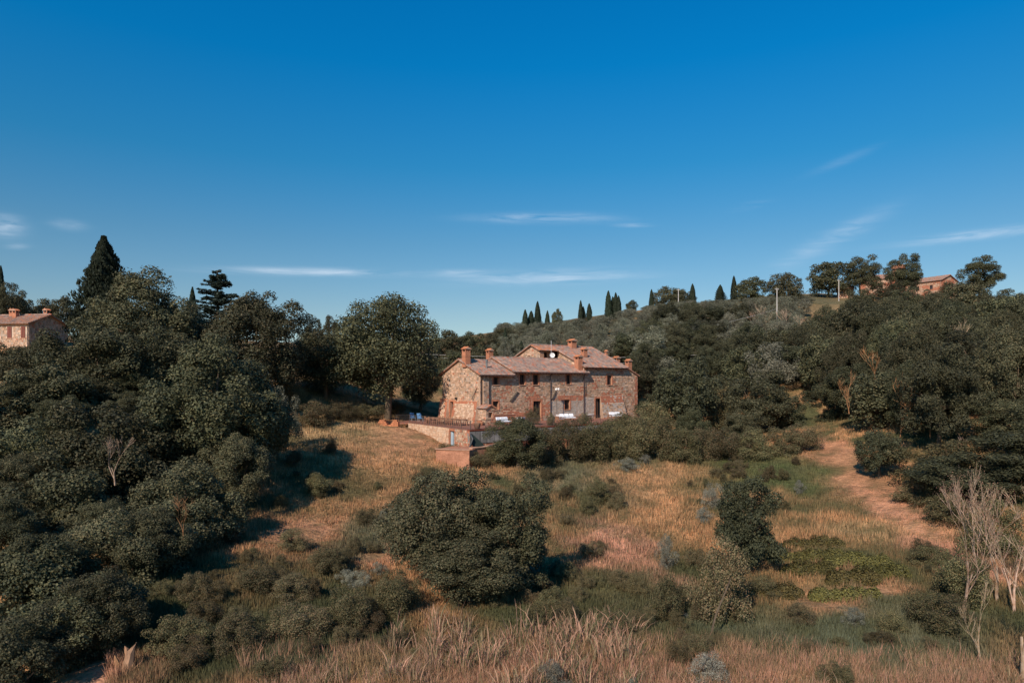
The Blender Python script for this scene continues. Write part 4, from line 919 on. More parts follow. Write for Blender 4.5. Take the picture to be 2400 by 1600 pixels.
# ------------------------------------------------------------------ plants: shared meshes
def unit(n):
    v = rng.normal(size=(n, 3)); return v / np.linalg.norm(v, axis=1, keepdims=True)
def leaf_quads(P, Nn, size, aspect, cols, name, m=None):
    n = len(P); a = np.cross(Nn, unit(n)); a /= np.linalg.norm(a, axis=1, keepdims=True) + 1e-9; b = np.cross(Nn, a)
    s = (size * rng.uniform(.65, 1.35, n))[:, None]
    V = np.stack([P - a * s * .5, P + b * s * aspect * .5 + a * s * .05, P + a * s * .5, P - b * s * aspect * .5 + a * s * .05], 1).reshape(-1, 3)
    return np_mesh(name, V, 4, cols, m or m_leaf)
def pal(n, cols, jit=.16, clump=None):
    cols = np.array(cols); k = rng.integers(0, len(cols), n) if clump is None else clump
    c = cols[k] * rng.uniform(1 - jit, 1 + jit, (n, 1)); return c
def crown(name, nclump, nleaf, size, cols, rx=5, h0=.8, h1=10, crad=(.9, 1.6), aspect=.65, flat=1.0, inner=.25, low=.35, ragged=.22, droop=0.0, pos=None):
    """lumpy crown: clumps of leaves spread over and through an irregular ellipsoid"""
    zc = h0 + (h1 - h0) * .45; C_ = []; 
    ph = rng.uniform(0, 6.28, 6)
    while len(C_) < nclump:
        d = unit(1)[0]
        if d[2] < -low * 2 and rng.random() < .6: continue
        az_ = math.atan2(d[1], d[0]); k = 1 + ragged * (math.sin(2 * az_ + ph[0]) * .5 + math.sin(3 * az_ + ph[1] + 2 * d[2]) * .5 + math.sin(5 * d[2] + ph[2]) * .4) + rng.uniform(-.1, .08)
        r = k * (rng.uniform(.35, .7) if rng.random() < inner else rng.uniform(.78, .95))
        hz_ = (h1 - zc) if d[2] > 0 else (zc - h0)
        C_.append((d[0] * rx * r, d[1] * rx * r, zc + d[2] * hz_ * r))
    C_ = np.array(C_); cr_ = rng.uniform(*crad, len(C_)); per = (cr_ ** 2 / (cr_ ** 2).sum() * nclump * nleaf).astype(int)
    ci = np.repeat(np.arange(len(C_)), per); n = len(ci); d = unit(n)
    d[:, 2] = np.where((d[:, 2] < -.2) & (rng.random(n) < .5), -d[:, 2], d[:, 2])
    rad = cr_[ci] * rng.uniform(.45, 1.02, n) ** .6 * (1 + .18 * np.sin(d[:, 0] * 7 + ci) * np.sin(d[:, 2] * 6 + ci * 2))
    P = C_[ci] + d * rad[:, None] * np.array([1, 1, .8 * flat]); P[:, 2] -= droop * rad * np.abs(d[:, 0])
    fz_ = (h1 - h0) / (np.percentile(P[:, 2], 99.7) - h0); fr_ = rx / np.percentile(np.hypot(P[:, 0], P[:, 1]), 98.5)
    P[:, 2] = h0 + (P[:, 2] - h0) * fz_; P[:, :2] *= fr_; C_[:, 2] = h0 + (C_[:, 2] - h0) * fz_; C_[:, :2] *= fr_
    Nn = d * .9 + unit(n) * .75 + np.array([0, 0, .25]); Nn /= np.linalg.norm(Nn, axis=1, keepdims=True)
    cc = pal(n, cols, .2); tintc = rng.uniform(.8, 1.2, len(C_))[ci][:, None]
    return leaf_quads(P, Nn, size, aspect, cc * tintc, name), C_
def trunk(name, C_, h=3.0, r=.3, m=None, nb=12):
    mb = MB(); top = Vector((random.uniform(-.3, .3), random.uniform(-.3, .3), h))
    mb.tube([(0, 0, -1.5), (0, 0, 0), top * .5 + Vector((.1, 0, 0)), top], [r * 1.3, r * 1.1, r * .85, r * .7], 7)
    for c in C_[rng.choice(len(C_), min(nb, len(C_)), replace=False)]:
        c = Vector(c) * .92; mid = top.lerp(c, .5) + Vector((random.uniform(-.4, .4), random.uniform(-.4, .4), .2))
        mb.tube([top, mid, c], [r * .5, r * .28, .03], 5)
    mb.sm = True; return mb.mesh(name, m or m_bark)
OAK = [(.088, .088, .045), (.070, .073, .039), (.110, .103, .053), (.058, .062, .035), (.128, .110, .056)]
DARK = [(.062, .063, .034), (.048, .052, .030), (.080, .076, .040)]
OLV = [(.18, .172, .118), (.14, .138, .094), (.23, .22, .155), (.10, .10, .066)]
LOC = [(.075, .074, .040), (.058, .060, .034), (.098, .090, .046)]
CYP = [(.030, .040, .024), (.038, .048, .028), (.024, .034, .021)]
BRN = [(.14, .10, .05), (.10, .085, .042), (.17, .12, .06), (.08, .075, .04)]
BRM = [(.115, .106, .052), (.085, .082, .040), (.15, .13, .064), (.19, .135, .07)]
SIL = [(.21, .20, .15), (.16, .155, .115), (.27, .26, .2)]
K = {}
def reg(kind, cm, h=3.0, r=.3, H=10.0, Rr=5.0, nb=12):
    me_, C_ = cm; K.setdefault(kind, []).append((me_, trunk('trunk', C_, h, r, nb=nb), H, Rr))
for k in range(4): reg('oak', crown('crown', 140, 380, .18, OAK, crad=(.7, 1.4), inner=.16, ragged=(.2, .32)[k % 2]), 2.6, .34)
for k in range(3): reg('oakfar', crown('crown', 100, 130, .34, OAK, crad=(.8, 1.5), ragged=.16), 2.6, .34)
for k in range(2): reg('dark', crown('crown', 120, 200, .26, DARK, crad=(.7, 1.4), ragged=.17), 2.6, .3)
reg('standard', crown('crown', 240, 210, .19, [tuple(np.array(c) * .85) for c in OAK], rx=5, h0=1.6, h1=10, crad=(.8, 1.4), ragged=.06, inner=.36), 3.0, .33, nb=20)
for k in range(3): reg('olive', crown('crown', 60, 150, .34, OLV, rx=5, h0=1.0, h1=9.8, crad=(.9, 1.7), aspect=.4, ragged=.25), 3, .4)
for k in range(3): reg('locust', crown('crown', 100, 280, .25, LOC, crad=(.7, 1.5), flat=.8, ragged=.32, aspect=.5, inner=.3), 4, .25, nb=16)
for k in range(3): reg('bush', crown('crown', 55, 330, .22, BRM, rx=5, h0=-1.2, h1=8, crad=(1.1, 2.0), ragged=.3), 1.5, .25)
for k in range(2): reg('brownbush', crown('crown', 50, 280, .24, BRN, rx=5, h0=-1.2, h1=8, crad=(1.1, 2.0), ragged=.35), 1.5, .25)
for k in range(2): reg('silver', crown('crown', 40, 260, .25, SIL, rx=5, h0=-1, h1=8, crad=(1.1, 2.0), ragged=.35, aspect=.4), 1.5, .2)
def conifer(name, n, rfun, size, cols, wavy=.25, up=.8, h=10, layers=0):
    z = rng.random(n) ** .8; z = z * h; f = z / h; az_ = rng.uniform(0, 2 * math.pi, n)
    r = rfun(f) * (1 + wavy * np.sin(az_ * 5 + z * 2.3) * np.sin(z * 3.1 + az_ * 2)) * rng.uniform(.35, 1, n) ** .5
    if layers: r = r * (.55 + .5 * np.abs(np.sin(f * math.pi * layers + np.sin(az_ * 3) * .7)))
    P = np.stack([r * np.cos(az_), r * np.sin(az_), z], 1)
    Nn = np.stack([np.cos(az_), np.sin(az_), np.full(n, up * .3)], 1) + unit(n) * .6; Nn /= np.linalg.norm(Nn, axis=1, keepdims=True)
    a = np.stack([np.cos(az_) * (1 - up), np.sin(az_) * (1 - up), np.full(n, up)], 1) + unit(n) * .25; a /= np.linalg.norm(a, axis=1, keepdims=True); b = np.cross(a, Nn)
    s = (size * rng.uniform(.6, 1.4, n))[:, None]
    V = np.stack([P - a * s * .5, P + b * s * .28, P + a * s * .5, P - b * s * .28], 1).reshape(-1, 3)
    return np_mesh(name, V, 4, pal(n, cols, .2), m_leaf)
def straight_trunk(h, r):
    mb = MB(); mb.tube([(0, 0, -1.5), (0, 0, 0), (0, 0, h)], [r * 1.2, r, .03], 7); mb.sm = True; return mb.mesh('trunk', m_bark)
for k in range(3): K.setdefault('cypress', []).append((conifer('crown', 5200, lambda f: .95 * np.clip(np.minimum((f + .06) * 7, 1), 0, 1) * np.clip(1 - f ** 2.2, 0.02, 1) ** .75 + .03, .38, CYP, .16, .95), straight_trunk(9.5, .14), 10, .95))
K['bigcypress'] = [(conifer('crown', 26000, lambda f: 2.5 * np.clip(1 - f, 0.02, 1) ** .75 * np.minimum(1, .75 + f), .26, CYP, .5, .8), straight_trunk(9.7, .3), 10, 2.5)]
def cedar_mesh():
    P, Nn = [], []
    for b in range(120):
        f = rng.random() ** .8 * .95 + .03; az_ = rng.uniform(0, 6.28); L = 3.0 * (1 - f) ** .85 * rng.uniform(.7, 1.1) + .12; n = int(60 + 60 * L)
        t = rng.random(n) ** .7; side = rng.normal(size=n) * .10 * (1.2 - t) * L + rng.normal(size=n) * .05; r_ = t * L; z = f * 10 + .35 * r_ - .13 * r_ ** 2 / max(L, .4) + rng.normal(size=n) * .07
        P.append(np.stack([np.cos(az_) * r_ - np.sin(az_) * side, np.sin(az_) * r_ + np.cos(az_) * side, z], 1))
    P = np.concatenate(P); n = len(P); Nn = unit(n) * .7 + np.array([0, 0, .8]); Nn /= np.linalg.norm(Nn, axis=1, keepdims=True)
    return leaf_quads(P, Nn, .22, .45, pal(n, [(.055, .075, .058), (.07, .09, .07), (.045, .06, .048)]), 'crown')
K['cedar'] = [(cedar_mesh(), straight_trunk(9.8, .16), 10, 3.0)]

count = {}
def plant(kind, name, x, y, H, Rr, label, cat, group=None, base=None, rz=None, lean=0.0):
    vs = K[kind]; i = count.get(kind, 0); count[kind] = i + 1
    cm, tm, h0, r0 = vs[i % len(vs)]
    z = gz(x, y) if base is None else base
    o = empty(name, (x, y, z), random.uniform(0, 6.28) if rz is None else rz, label, cat, group, scale=(Rr / r0, Rr / r0 * random.uniform(.92, 1.08), H / h0))
    link('crown', cm, o); link('trunk', tm, o); return o
def tree_px(kind, name, u, vt, D, rpx, label, cat='tree', group=None, minh=1.0, depth=None):
    x, y, zt = W(u, vt, D); z = gz(x, y); Rr = rpx / F * D / .98; H = max(minh, (zt - z) / .985, 1.85 * Rr if kind not in ('cypress', 'bigcypress', 'cedar') else 0)
    return plant(kind, name, x, y, H, Rr, label, cat, group, zt - H * .985)
def bush_px(kind, u, vb, hpx, rpx, label, name='shrub', cat='shrub', group=None, D=None):
    """foot at photo (u, vb) on the ground, height and half-width in photo pixels"""
    x, y, z = hit(u, vb)
    if D: x, y = (u - 1200) / F * D, D; z = gz(x, y)
    return plant(kind, name, x, y, hpx / F * y / .8, rpx / F * y, label, cat, group, z)

def where(u, lo, hi, D, dn, df):
    a = ['towards the left', 'in the middle', 'towards the right'][min(2, max(0, int(3 * (u - lo) / (hi - lo))))]
    b = ['in the nearest part', 'halfway back', 'in the farthest part'][min(2, max(0, int(3 * (D - dn) / (df - dn))))]
    return ', ' + b + ' ' + a
def scatter(n, ulim, dlim, mind, ok, fn, tries=9000):
    pts = []
    for _ in range(tries):
        if len(pts) >= n: break
        D = random.uniform(*dlim); u = random.uniform(*ulim); x = (u - 1200) / F * D
        if not ok(u, D, x): continue
        if any((x - a) ** 2 + (D - b) ** 2 < (mind * (1 + (D > 150) * .1)) ** 2 for a, b in pts): continue
        pts.append((x, D)); fn(u, D, x)
inhouse = lambda x, y: bool(poly_in(np.array([x]), np.array([y]), [(a * 1.0, b) for a, b in TERR])[0])
# --- left wood, front to back
for (k, u, vt, D, rp, lab) in [
    ('oak', 330, 642, 80, 118, 'tall dome-crowned oak just in front of the big dark cypress'),
    ('oak', 600, 692, 80, 112, 'broad oak at the right end of the left wood, next to the cedar'),
    ('oak', 430, 712, 86, 70, 'oak behind the wood, beneath the small pointed cypress'),
    ('oak', 255, 752, 66, 128, 'wide oak to the right of the stone cottage, hiding its gable'),
    ('oak', 505, 802, 56, 150, 'big rounded oak in the middle of the left wood'),
    ('oak', 390, 790, 70, 110, 'oak between the dome-crowned oak and the big rounded one'),
    ('oak', 600, 900, 60, 90, 'oak at the shaded edge of the dry meadow'),
    ('oak', 60, 838, 58, 130, 'oak below the stone cottage at the left edge'),
    ('oak', 25, 812, 76, 85, 'oak just under the lit wall of the stone cottage'), ('oak', 118, 792, 80, 62, 'oak under the corner of the stone cottage'),
    ('oak', 265, 955, 50, 145, 'yellow-tinged oak in the lower middle of the left wood'),
    ('oak', 70, 985, 50, 130, 'dark oak at the left edge halfway down the slope'),
    ('oak', 430, 1088, 44, 115, 'low oak with orange dead branches at the right edge of the wood'),
    ('oak', 560, 1020, 52, 80, 'small oak overhanging the shaded slope'),
    ('oak', 130, 1110, 42, 150, 'oak in the lower left, above the two nearest crowns'),
    ('oak', 300, 1190, 38, 125, 'oak near the bottom left, right of the nearest crowns'),
    ('oak', 60, 1290, 33, 150, 'leafy oak crown near the bottom left corner'),
    ('oak', 190, 1360, 31, 110, 'lowest oak of the left wood, at its right edge'),
    ('oak', 20, 1450, 27, 110, 'oak crown cut by the bottom left corner'),
    ('oak', 410, 1215, 41, 80, 'small oak under the low oak with dead branches')]:
    tree_px(k, 'oak_tree', u, vt, D, rp * (1.24 if u < 480 and D < 62 else 1.14), lab)
for (k, u, vt, D, rp, lab) in [
    ('locust', 30, 668, 112, 45, 'tree behind the stone cottage, at the left edge under the thin cypress'),
    ('oakfar', 92, 702, 118, 40, 'smaller tree behind the cottage roof, left one of two'),
    ('oakfar', 150, 696, 118, 38, 'smaller tree behind the cottage roof, right one of two')]:
    tree_px(k, 'broadleaf_tree', u, vt, D, rp, lab)
tree_px('cypress', 'cypress_tree', 2, 628, 118, 11, 'thin dark cypress cut by the left edge')
tree_px('bigcypress', 'cypress_tree', 243, 560, 97, 76, 'large ragged dark cypress towering over the left wood')
tree_px('cypress', 'cypress_tree', 451, 677, 112, 13, 'small pointed cypress beside the cedar')
tree_px('cedar', 'cedar_tree', 510, 634, 104, 118, 'blue-green cedar with layered branches standing against the sky')
tree_px('standard', 'oak_tree', 908, 703, 90, 124, 'large rounded tree with visible trunk just left of the farmhouse')
tree_px('standard', 'broadleaf_tree', 762, 785, 90, 84, 'smaller tree with ivy-covered trunk left of the large rounded tree')
tree_px('olive', 'olive_tree', 668, 905, 68, 42, 'small grey-green tree at the edge of the left wood')
tree_px('oak', 'broadleaf_tree', 985, 845, 101, 45, 'dark tree in the shade behind the gable end of the farmhouse')
tree_px('oakfar', 'broadleaf_tree', 840, 870, 103, 50, 'dark tree in the shade behind the large rounded tree')
for (u, vb, h, r_, lab, k) in [(800, 985, 40, 45, 'dark shrub at the foot of the ivy-covered tree', 'bush'), (860, 985, 38, 45, 'dark shrub between the large rounded tree and the terrace', 'bush'), (735, 1000, 60, 50, 'dark shrub beside the wood above the dry grass', 'bush'), (925, 968, 30, 35, 'brown shrub behind the brick stack', 'brownbush'), (690, 960, 60, 45, 'shrub under the small grey-green tree', 'bush')]:
    bush_px(k, u, vb, h, r_, lab)
def okleft(u, D, x):
    v = HZ - gz(x, D) / D * F
    return v > 850 and HZ - (gz(x, D) + 5.5) / D * F > np.interp(u, [0, 100, 250, 400, 600], [835, 800, 760, 740, 800]) and u < np.interp(v, [850, 1000, 1150, 1300, 1450, 1600], [560, 600, 520, 480, 330, 180])
scatter(34, (-150, 640), (30, 78), 4.2, okleft, lambda u, D, x: plant('oak', 'oak_tree', x, D, random.uniform(2.8, 4), random.uniform(1.9, 2.7), 'lower oak filling a gap in the left wood' + where(u, 0, 600, D, 30, 78), 'tree', 'lower oaks filling the left wood'))
# --- background belt left of the house
for (u, vt, D, rp, k) in [(715, 770, 140, 22, 'oakfar'), (735, 750, 150, 20, 'locust'), (775, 742, 150, 24, 'locust'), (1050, 775, 140, 40, 'oakfar'), (1000, 800, 125, 35, 'oakfar'), (1108, 780, 150, 38, 'oakfar'), (1150, 782, 155, 30, 'oakfar'), (1185, 770, 165, 32, 'oakfar'), (1120, 815, 125, 40, 'oakfar'), (1060, 825, 118, 38, 'oakfar'), (1190, 800, 140, 40, 'oakfar')]:
    tree_px(k, 'broadleaf_tree', u, vt, D, rp, 'green tree in the belt behind the farmhouse roof, left part', 'tree', 'trees in the belt behind the left part of the roof')
# --- ridge line of the hill
for (u, vt, D, rp, k, lab) in [
    (1231, 727, 190, 9, 'cypress', 'leftmost cypress of the group at the left end of the ridge'), (1245, 730, 192, 10, 'cypress', 'short wide cypress left of the tallest in the left ridge group'),
    (1260, 708, 190, 9, 'cypress', 'tallest cypress of the group at the left end of the ridge'), (1283, 729, 192, 7, 'cypress', 'thin cypress right of the left ridge group'),
    (1361, 705, 200, 6, 'cypress', 'taller cypress of the close pair on the ridge'), (1367, 719, 201, 6, 'cypress', 'shorter cypress of the close pair on the ridge'), (1381, 712, 200, 7, 'cypress', 'short single cypress between the pair and the group of four'),
    (1426, 683, 200, 9, 'cypress', 'tallest cypress of the group of four in the middle of the ridge'), (1436, 696, 202, 7, 'cypress', 'second cypress of the group of four on the ridge'), (1443, 687, 200, 8, 'cypress', 'third cypress of the group of four on the ridge'), (1450, 694, 199, 7, 'cypress', 'rightmost cypress of the group of four on the ridge'),
    (1527, 679, 222, 6, 'cypress', 'cypress at the left end of the wide ridge tree'), (1623, 666, 222, 8, 'cypress', 'cypress at the right end of the wide ridge tree'), (1720, 648, 222, 8, 'cypress', 'tall thin cypress between the small conifer and the round trees'),
    (1688, 668, 218, 15, 'bigcypress', 'small bushy conifer on the ridge'),
    (1480, 704, 205, 14, 'oakfar', 'small round tree beside the group of four cypresses'), (1562, 674, 224, 42, 'oakfar', 'wide tree on the ridge behind the pale pole, left half'), (1600, 680, 226, 32, 'oakfar', 'wide tree on the ridge behind the pale pole, right half'),
    (1757, 652, 218, 38, 'oakfar', 'round tree on the ridge right of the tall thin cypress'), (1842, 641, 214, 44, 'oakfar', 'large round tree on the ridge left of the hilltop buildings'), 
    (1940, 618, 216, 46, 'oakfar', 'big tree left of the small pinkish hut'), (2018, 603, 210, 46, 'locust', 'dark spreading tree in front of the farmhouse on the hilltop, left one'), (2120, 597, 214, 42, 'locust', 'dark spreading tree in front of the tower on the hilltop'),
    (2295, 603, 212, 50, 'locust', 'spreading tree right of the hilltop farmhouse, the highest on the right'), (2095, 660, 205, 45, 'locust', 'dark tree below the hilltop tower'),
    (2255, 660, 205, 50, 'locust', 'dark tree under the gable of the hilltop farmhouse'), (2340, 680, 200, 60, 'locust', 'dark tree on the skyline at the right edge'), (2400, 690, 190, 50, 'locust', 'dark tree cut by the right edge of the skyline'),
    (1407, 762, 150, 9, 'cypress', 'cypress standing in the olive slope above the chimneys'), (1539, 785, 140, 13, 'cypress', 'dark cypress in the olive slope right of the thin pole'), (1655, 798, 132, 14, 'cypress', 'dark cypress in the olive slope left of the short pole'), (1184, 770, 150, 8, 'cypress', 'cypress above the left end of the upper gable'), (1222, 800, 140, 8, 'cypress', 'cypress behind the apex of the upper gable'), (1306, 725, 190, 14, 'oakfar', 'small tree at the foot of the left ridge group')]:
    nm = {'cypress': 'cypress_tree', 'bigcypress': 'conifer_tree', 'oakfar': 'broadleaf_tree', 'locust': 'broadleaf_tree'}[k]
    tree_px(k, nm, u, vt, D, rp, lab)
# --- olive slope
random.seed(11)
skyl = lambda u: np.interp(u, [1180, 1300, 1400, 1450, 1500, 1600, 1700, 1800, 1900], [756, 752, 742, 728, 718, 704, 702, 694, 692])
def okolive(u, D, x):
    if u > 1880 and D < 190: return False
    if D > 218: return False
    if (HZ - skyl(u)) / F * D - gz(x, D) < 2.4: return False
    return not inhouse(x, D) and not (1860 < u < 1990 and 700 < v < 745)
scatter(230, (1170, 1900), (126, 216), 4.4, okolive, lambda u, D, x: plant('olive', 'olive_tree', x, D, min(random.uniform(4.4, 6.2), (HZ - skyl(u)) / F * D - gz(x, D)), random.uniform(2.2, 3.0), 'grey-green olive tree on the slope behind the farmhouse' + where(u, 1170, 1900, D, 126, 216), 'tree', 'olive trees on the slope behind the farmhouse'))
scatter(38, (1500, 1800), (165, 196), 5, lambda u, D, x: 1540 < u < 1790 and HZ - (gz(x, D) + 7.5) / D * F > 706, lambda u, D, x: plant('dark', 'broadleaf_tree', x, D, random.uniform(6, 7.5), random.uniform(3, 4), 'dark green tree in the copse below the ridge' + where(u, 1540, 1790, D, 165, 196), 'tree', 'trees of the dark copse below the ridge'))
# --- belt right behind the house
scatter(46, (1440, 1950), (100, 130), 4.6, lambda u, D, x: not inhouse(x, D) and not inhouse(x - 3, D) and u > 1470, lambda u, D, x: plant(random.choice(['oakfar', 'dark', 'olive', 'locust']), 'broadleaf_tree', x, D, random.uniform(5.5, 8), random.uniform(2.8, 4), 'green tree in the hollow right of the farmhouse' + where(u, 1470, 1950, D, 100, 130), 'tree', 'trees in the hollow right of the farmhouse'))
# --- right wood
pathline = [(1880, 1000, 86), (1990, 1100, 66), (2100, 1190, 54), (2230, 1300, 45)]
def okright(u, D, x):
    # right of the dry path only
    D_ = [p[2] for p in pathline][::-1]; U_ = [p[0] for p in pathline][::-1]
    lim = np.interp(D, D_, U_) + 70 * (1 if D < 90 else .2)
    return u > lim + 3.0 / D * F * .6 and not inhouse(x, D) and not (1850 < u < 1990 and D > 150) and HZ - (gz(x, D) + 7.5) / D * F > (725 if u < 2010 else 693)
scatter(125, (1850, 2520), (52, 200), 5.2, okright, lambda u, D, x: plant(random.choice(['locust', 'locust', 'dark', 'oak', 'oak', 'brownbush', 'oakfar']), 'broadleaf_tree', x, D, random.uniform(5.5, 10.5) if D > 62 else random.uniform(4, 6), random.uniform(3.2, 5.0), 'tree in the dense wood on the right-hand hillside' + where(u, 1900, 2400, D, 52, 200), 'tree', 'trees of the wood on the right-hand hillside'))
# --- trees beside the terrace
for (u, vt, D, rp, k, lab) in [(1605, 842, 85, 80, 'dark', 'tall dark tree just right of the farmhouse'), (1690, 880, 88, 60, 'brownbush', 'brownish tree between the two dark ones right of the terrace'), (1780, 872, 87, 88, 'locust', 'dark tree right of the brownish one, above the green meadow'),
                               (1850, 930, 88, 50, 'dark', 'dark tree at the head of the dry path'), (1520, 925, 92, 36, 'locust', 'small feathery tree touching the right end of the terrace'), (1885, 880, 100, 40, 'brownbush', 'yellowish tree at the top of the dry path'), (1925, 905, 95, 48, 'dark', 'dark tree closing the top of the dry path'), (1960, 945, 86, 40, 'oak', 'small leafy tree on the right side of the head of the dry path'), (1740, 960, 80, 50, 'oak', 'low leafy tree in front of the dark ones right of the terrace'), (1620, 960, 80, 50, 'oak', 'low leafy tree at the foot of the tall dark tree')]:
    tree_px(k, 'broadleaf_tree', u, vt, D, rp, lab)
for i, (u, vb, h, r_) in enumerate([(1215, 1098, 88, 58), (1168, 1085, 40, 30), (1272, 1088, 80, 44), (1330, 1080, 90, 46), (1385, 1080, 92, 46), (1435, 1078, 86, 44), (1490, 1075, 90, 46), (1545, 1078, 92, 46), (1600, 1082, 72, 42), (1655, 1080, 70, 40), (1710, 1080, 66, 42), (1770, 1075, 62, 42), (1830, 1066, 60, 40), (1880, 1058, 60, 35), (1520, 1040, 90, 50), (1460, 1045, 70, 40)]):
    bush_px('bush' if i else 'oak', u, vb, h * 1.08, r_ * 1.28, 'small shrub to the left of the largest shrub of the hedge, above the curved wall' if i == 1 else 'dark shrub behind the hedge at the right end of the terrace, right one of two' if i == 14 else 'dark shrub behind the hedge at the right end of the terrace, left one of two' if i == 15 else ORD[i - 2] + ' shrub to the right of the largest one in the hedge below the terrace railing' if i else 'largest shrub of the hedge, at its left end beside the curved wall', 'hedge_shrub', 'shrub', 'hedge shrubs below the terrace' if i else None)
plant('bush', 'shrub', *HL(LX(1250, -6), -6)[:2], 2.9, 1.1, 'bushy plant rising above the railing in front of the middle door', 'shrub', base=TZ - .2)
plant('bush', 'shrub', *HL(LX(1292, -8.6), -8.6)[:2], 2.6, .8, 'thin climbing shrub in front of the terrace near the lamp post', 'shrub', base=TZ - .6)
plant('bush', 'shrub', *HL(LX(1370, -9), -9)[:2], 2.5, .8, 'thin shrub in front of the square table', 'shrub', base=TZ - .6)
bush_px('bush', 1048, 1062, 22, 28, 'dark low shrub in front of the blue cellar door')
# --- meadow trees and bushes
x, y, z = hit(1088, 1412)
for (dx, dy, H, r_, k, lab) in [(-1.5, 2.0, 6.7, 3.5, 'oak', 'large round bush-like tree in the middle of the meadow, left mass'), (1.9, 2.2, 6.6, 3.5, 'oak', 'large round bush-like tree in the middle of the meadow, right mass'), (.3, -.3, 4.3, 3.2, 'oak', 'lower front mass of the large round tree in the meadow')]:
    plant(k, 'broadleaf_tree', x + dx, y + dy, H, r_, lab, 'tree')
for (k, u, vb, h, r_, lab) in [
    ('dark', 1755, 1345, 180, 78, 'dark tall bush right of centre in the meadow'), ('bush', 1690, 1450, 190, 78, 'leaning bush in front of the dark tall one'), ('bush', 1560, 1460, 110, 52, 'blue-green bush in the lower middle of the meadow'),
    ('silver', 1670, 1195, 60, 34, 'pale silvery shrub on the meadow behind the dark tall bush'), ('silver', 1560, 1340, 85, 32, 'grey silvery bush left of the leaning bush'), ('silver', 1650, 1225, 38, 26, 'small grey shrub below the pale silvery one'), ('silver', 1470, 1105, 30, 40, 'silvery shrub at the foot of the hedge, right of the largest'),
    ('bush', 930, 1440, 100, 60, 'grey-green shrub at the left foot of the central tree'), ('bush', 690, 1290, 50, 45, 'shrub added in place of tree shade on the slope right of the left wood'), ('bush', 770, 1350, 60, 50, 'shrub added in place of tree shade on the slope, left of the central tree'), ('bush', 610, 1390, 70, 60, 'broad shrub added in place of tree shade under the edge of the left wood'), ('bush', 690, 1410, 60, 60, 'dark shrub below the shaded bare patch on the slope'), ('bush', 740, 1160, 50, 45, 'dark shrub inside the tree shadow on the upper slope'), ('bush', 820, 1490, 110, 55, 'tall shrub left of the central tree, near the bottom'), ('bush', 1400, 1180, 60, 38, 'rounded green bush right of the central tree'), ('bush', 1290, 1440, 60, 45, 'dark shrub right of the foot of the central tree'),  # some left-slope shrubs are added as dark cover in place of tree shade
    ('bush', 700, 1500, 80, 80, 'broad green shrub in the lower left of the meadow'), ('bush', 560, 1530, 90, 70, 'green shrub beside the wood near the bottom'), ('bush', 420, 1545, 90, 70, 'shrub at the bottom left near the pale stump'), ('brownbush', 480, 1470, 60, 50, 'brownish shrub in the shade at the lower left'),
    ('bush', 2260, 1420, 130, 75, 'dark bush behind the bare trees at the right'), ('bush', 2330, 1300, 130, 80, 'green bush behind the tops of the bare trees'), ('bush', 2180, 1330, 50, 50, 'low shrub on the dry slope left of the bare trees'), ('bush', 2200, 1480, 90, 75, 'dark green bush left of the nearest bare tree'),
    ('bush', 1790, 1400, 50, 45, 'low bush at the left end of the clipped rows'), ('bush', 1005, 1122, 26, 45, 'low green shrub under the low rendered block'), ('bush', 1120, 1095, 35, 35, 'green shrub right of the low rendered block'), ('brownbush', 1440, 1500, 60, 50, 'brown shrub among the reeds'),
    ('bush', 2150, 1180, 60, 60, 'green bush at the right border of the dry path'), ('bush', 2230, 1230, 70, 70, 'broad dark bush under the right wood'), ('dark', 2060, 1120, 90, 55, 'dark bush overhanging the dry path'), ('bush', 1385, 1310, 35, 30, 'small shrub in the shade right of the central tree'), ('brownbush', 2060, 1510, 30, 40, 'low brown scrub in the lower right meadow')]:
    bush_px(k, u, vb, h, r_, lab)
# low scrub all over the meadow
def okscrub(u, D, x):
    v = HZ - gz(x, D) / D * F
    return v > 1060 and v < 1640 and not inhouse(x, D) and not (1890 < u < 2080 and 1020 < v < 1210) and not (1000 < u < 1130 and v < 1110) and not (1770 < u < 2160 and 1240 < v < 1450) and gcolor(np.array([x]), np.array([D])).sum() < .52
scatter(190, (300, 2250), (24, 78), .9, okscrub, lambda u, D, x: plant(random.choice(['bush', 'bush', 'bush', 'brownbush', 'bush', 'silver'] if fbm(x / 6, D / 6) > .5 else ['bush', 'brownbush']), 'low_scrub', x, D, *(lambda q: (q * random.uniform(1.3, 2.1), q))(random.uniform(.35, .95)), 'low scrub plant among the meadow grasses' + where(u, 300, 2250, D, 24, 78), 'shrub', 'low scrub plants in the meadow'))
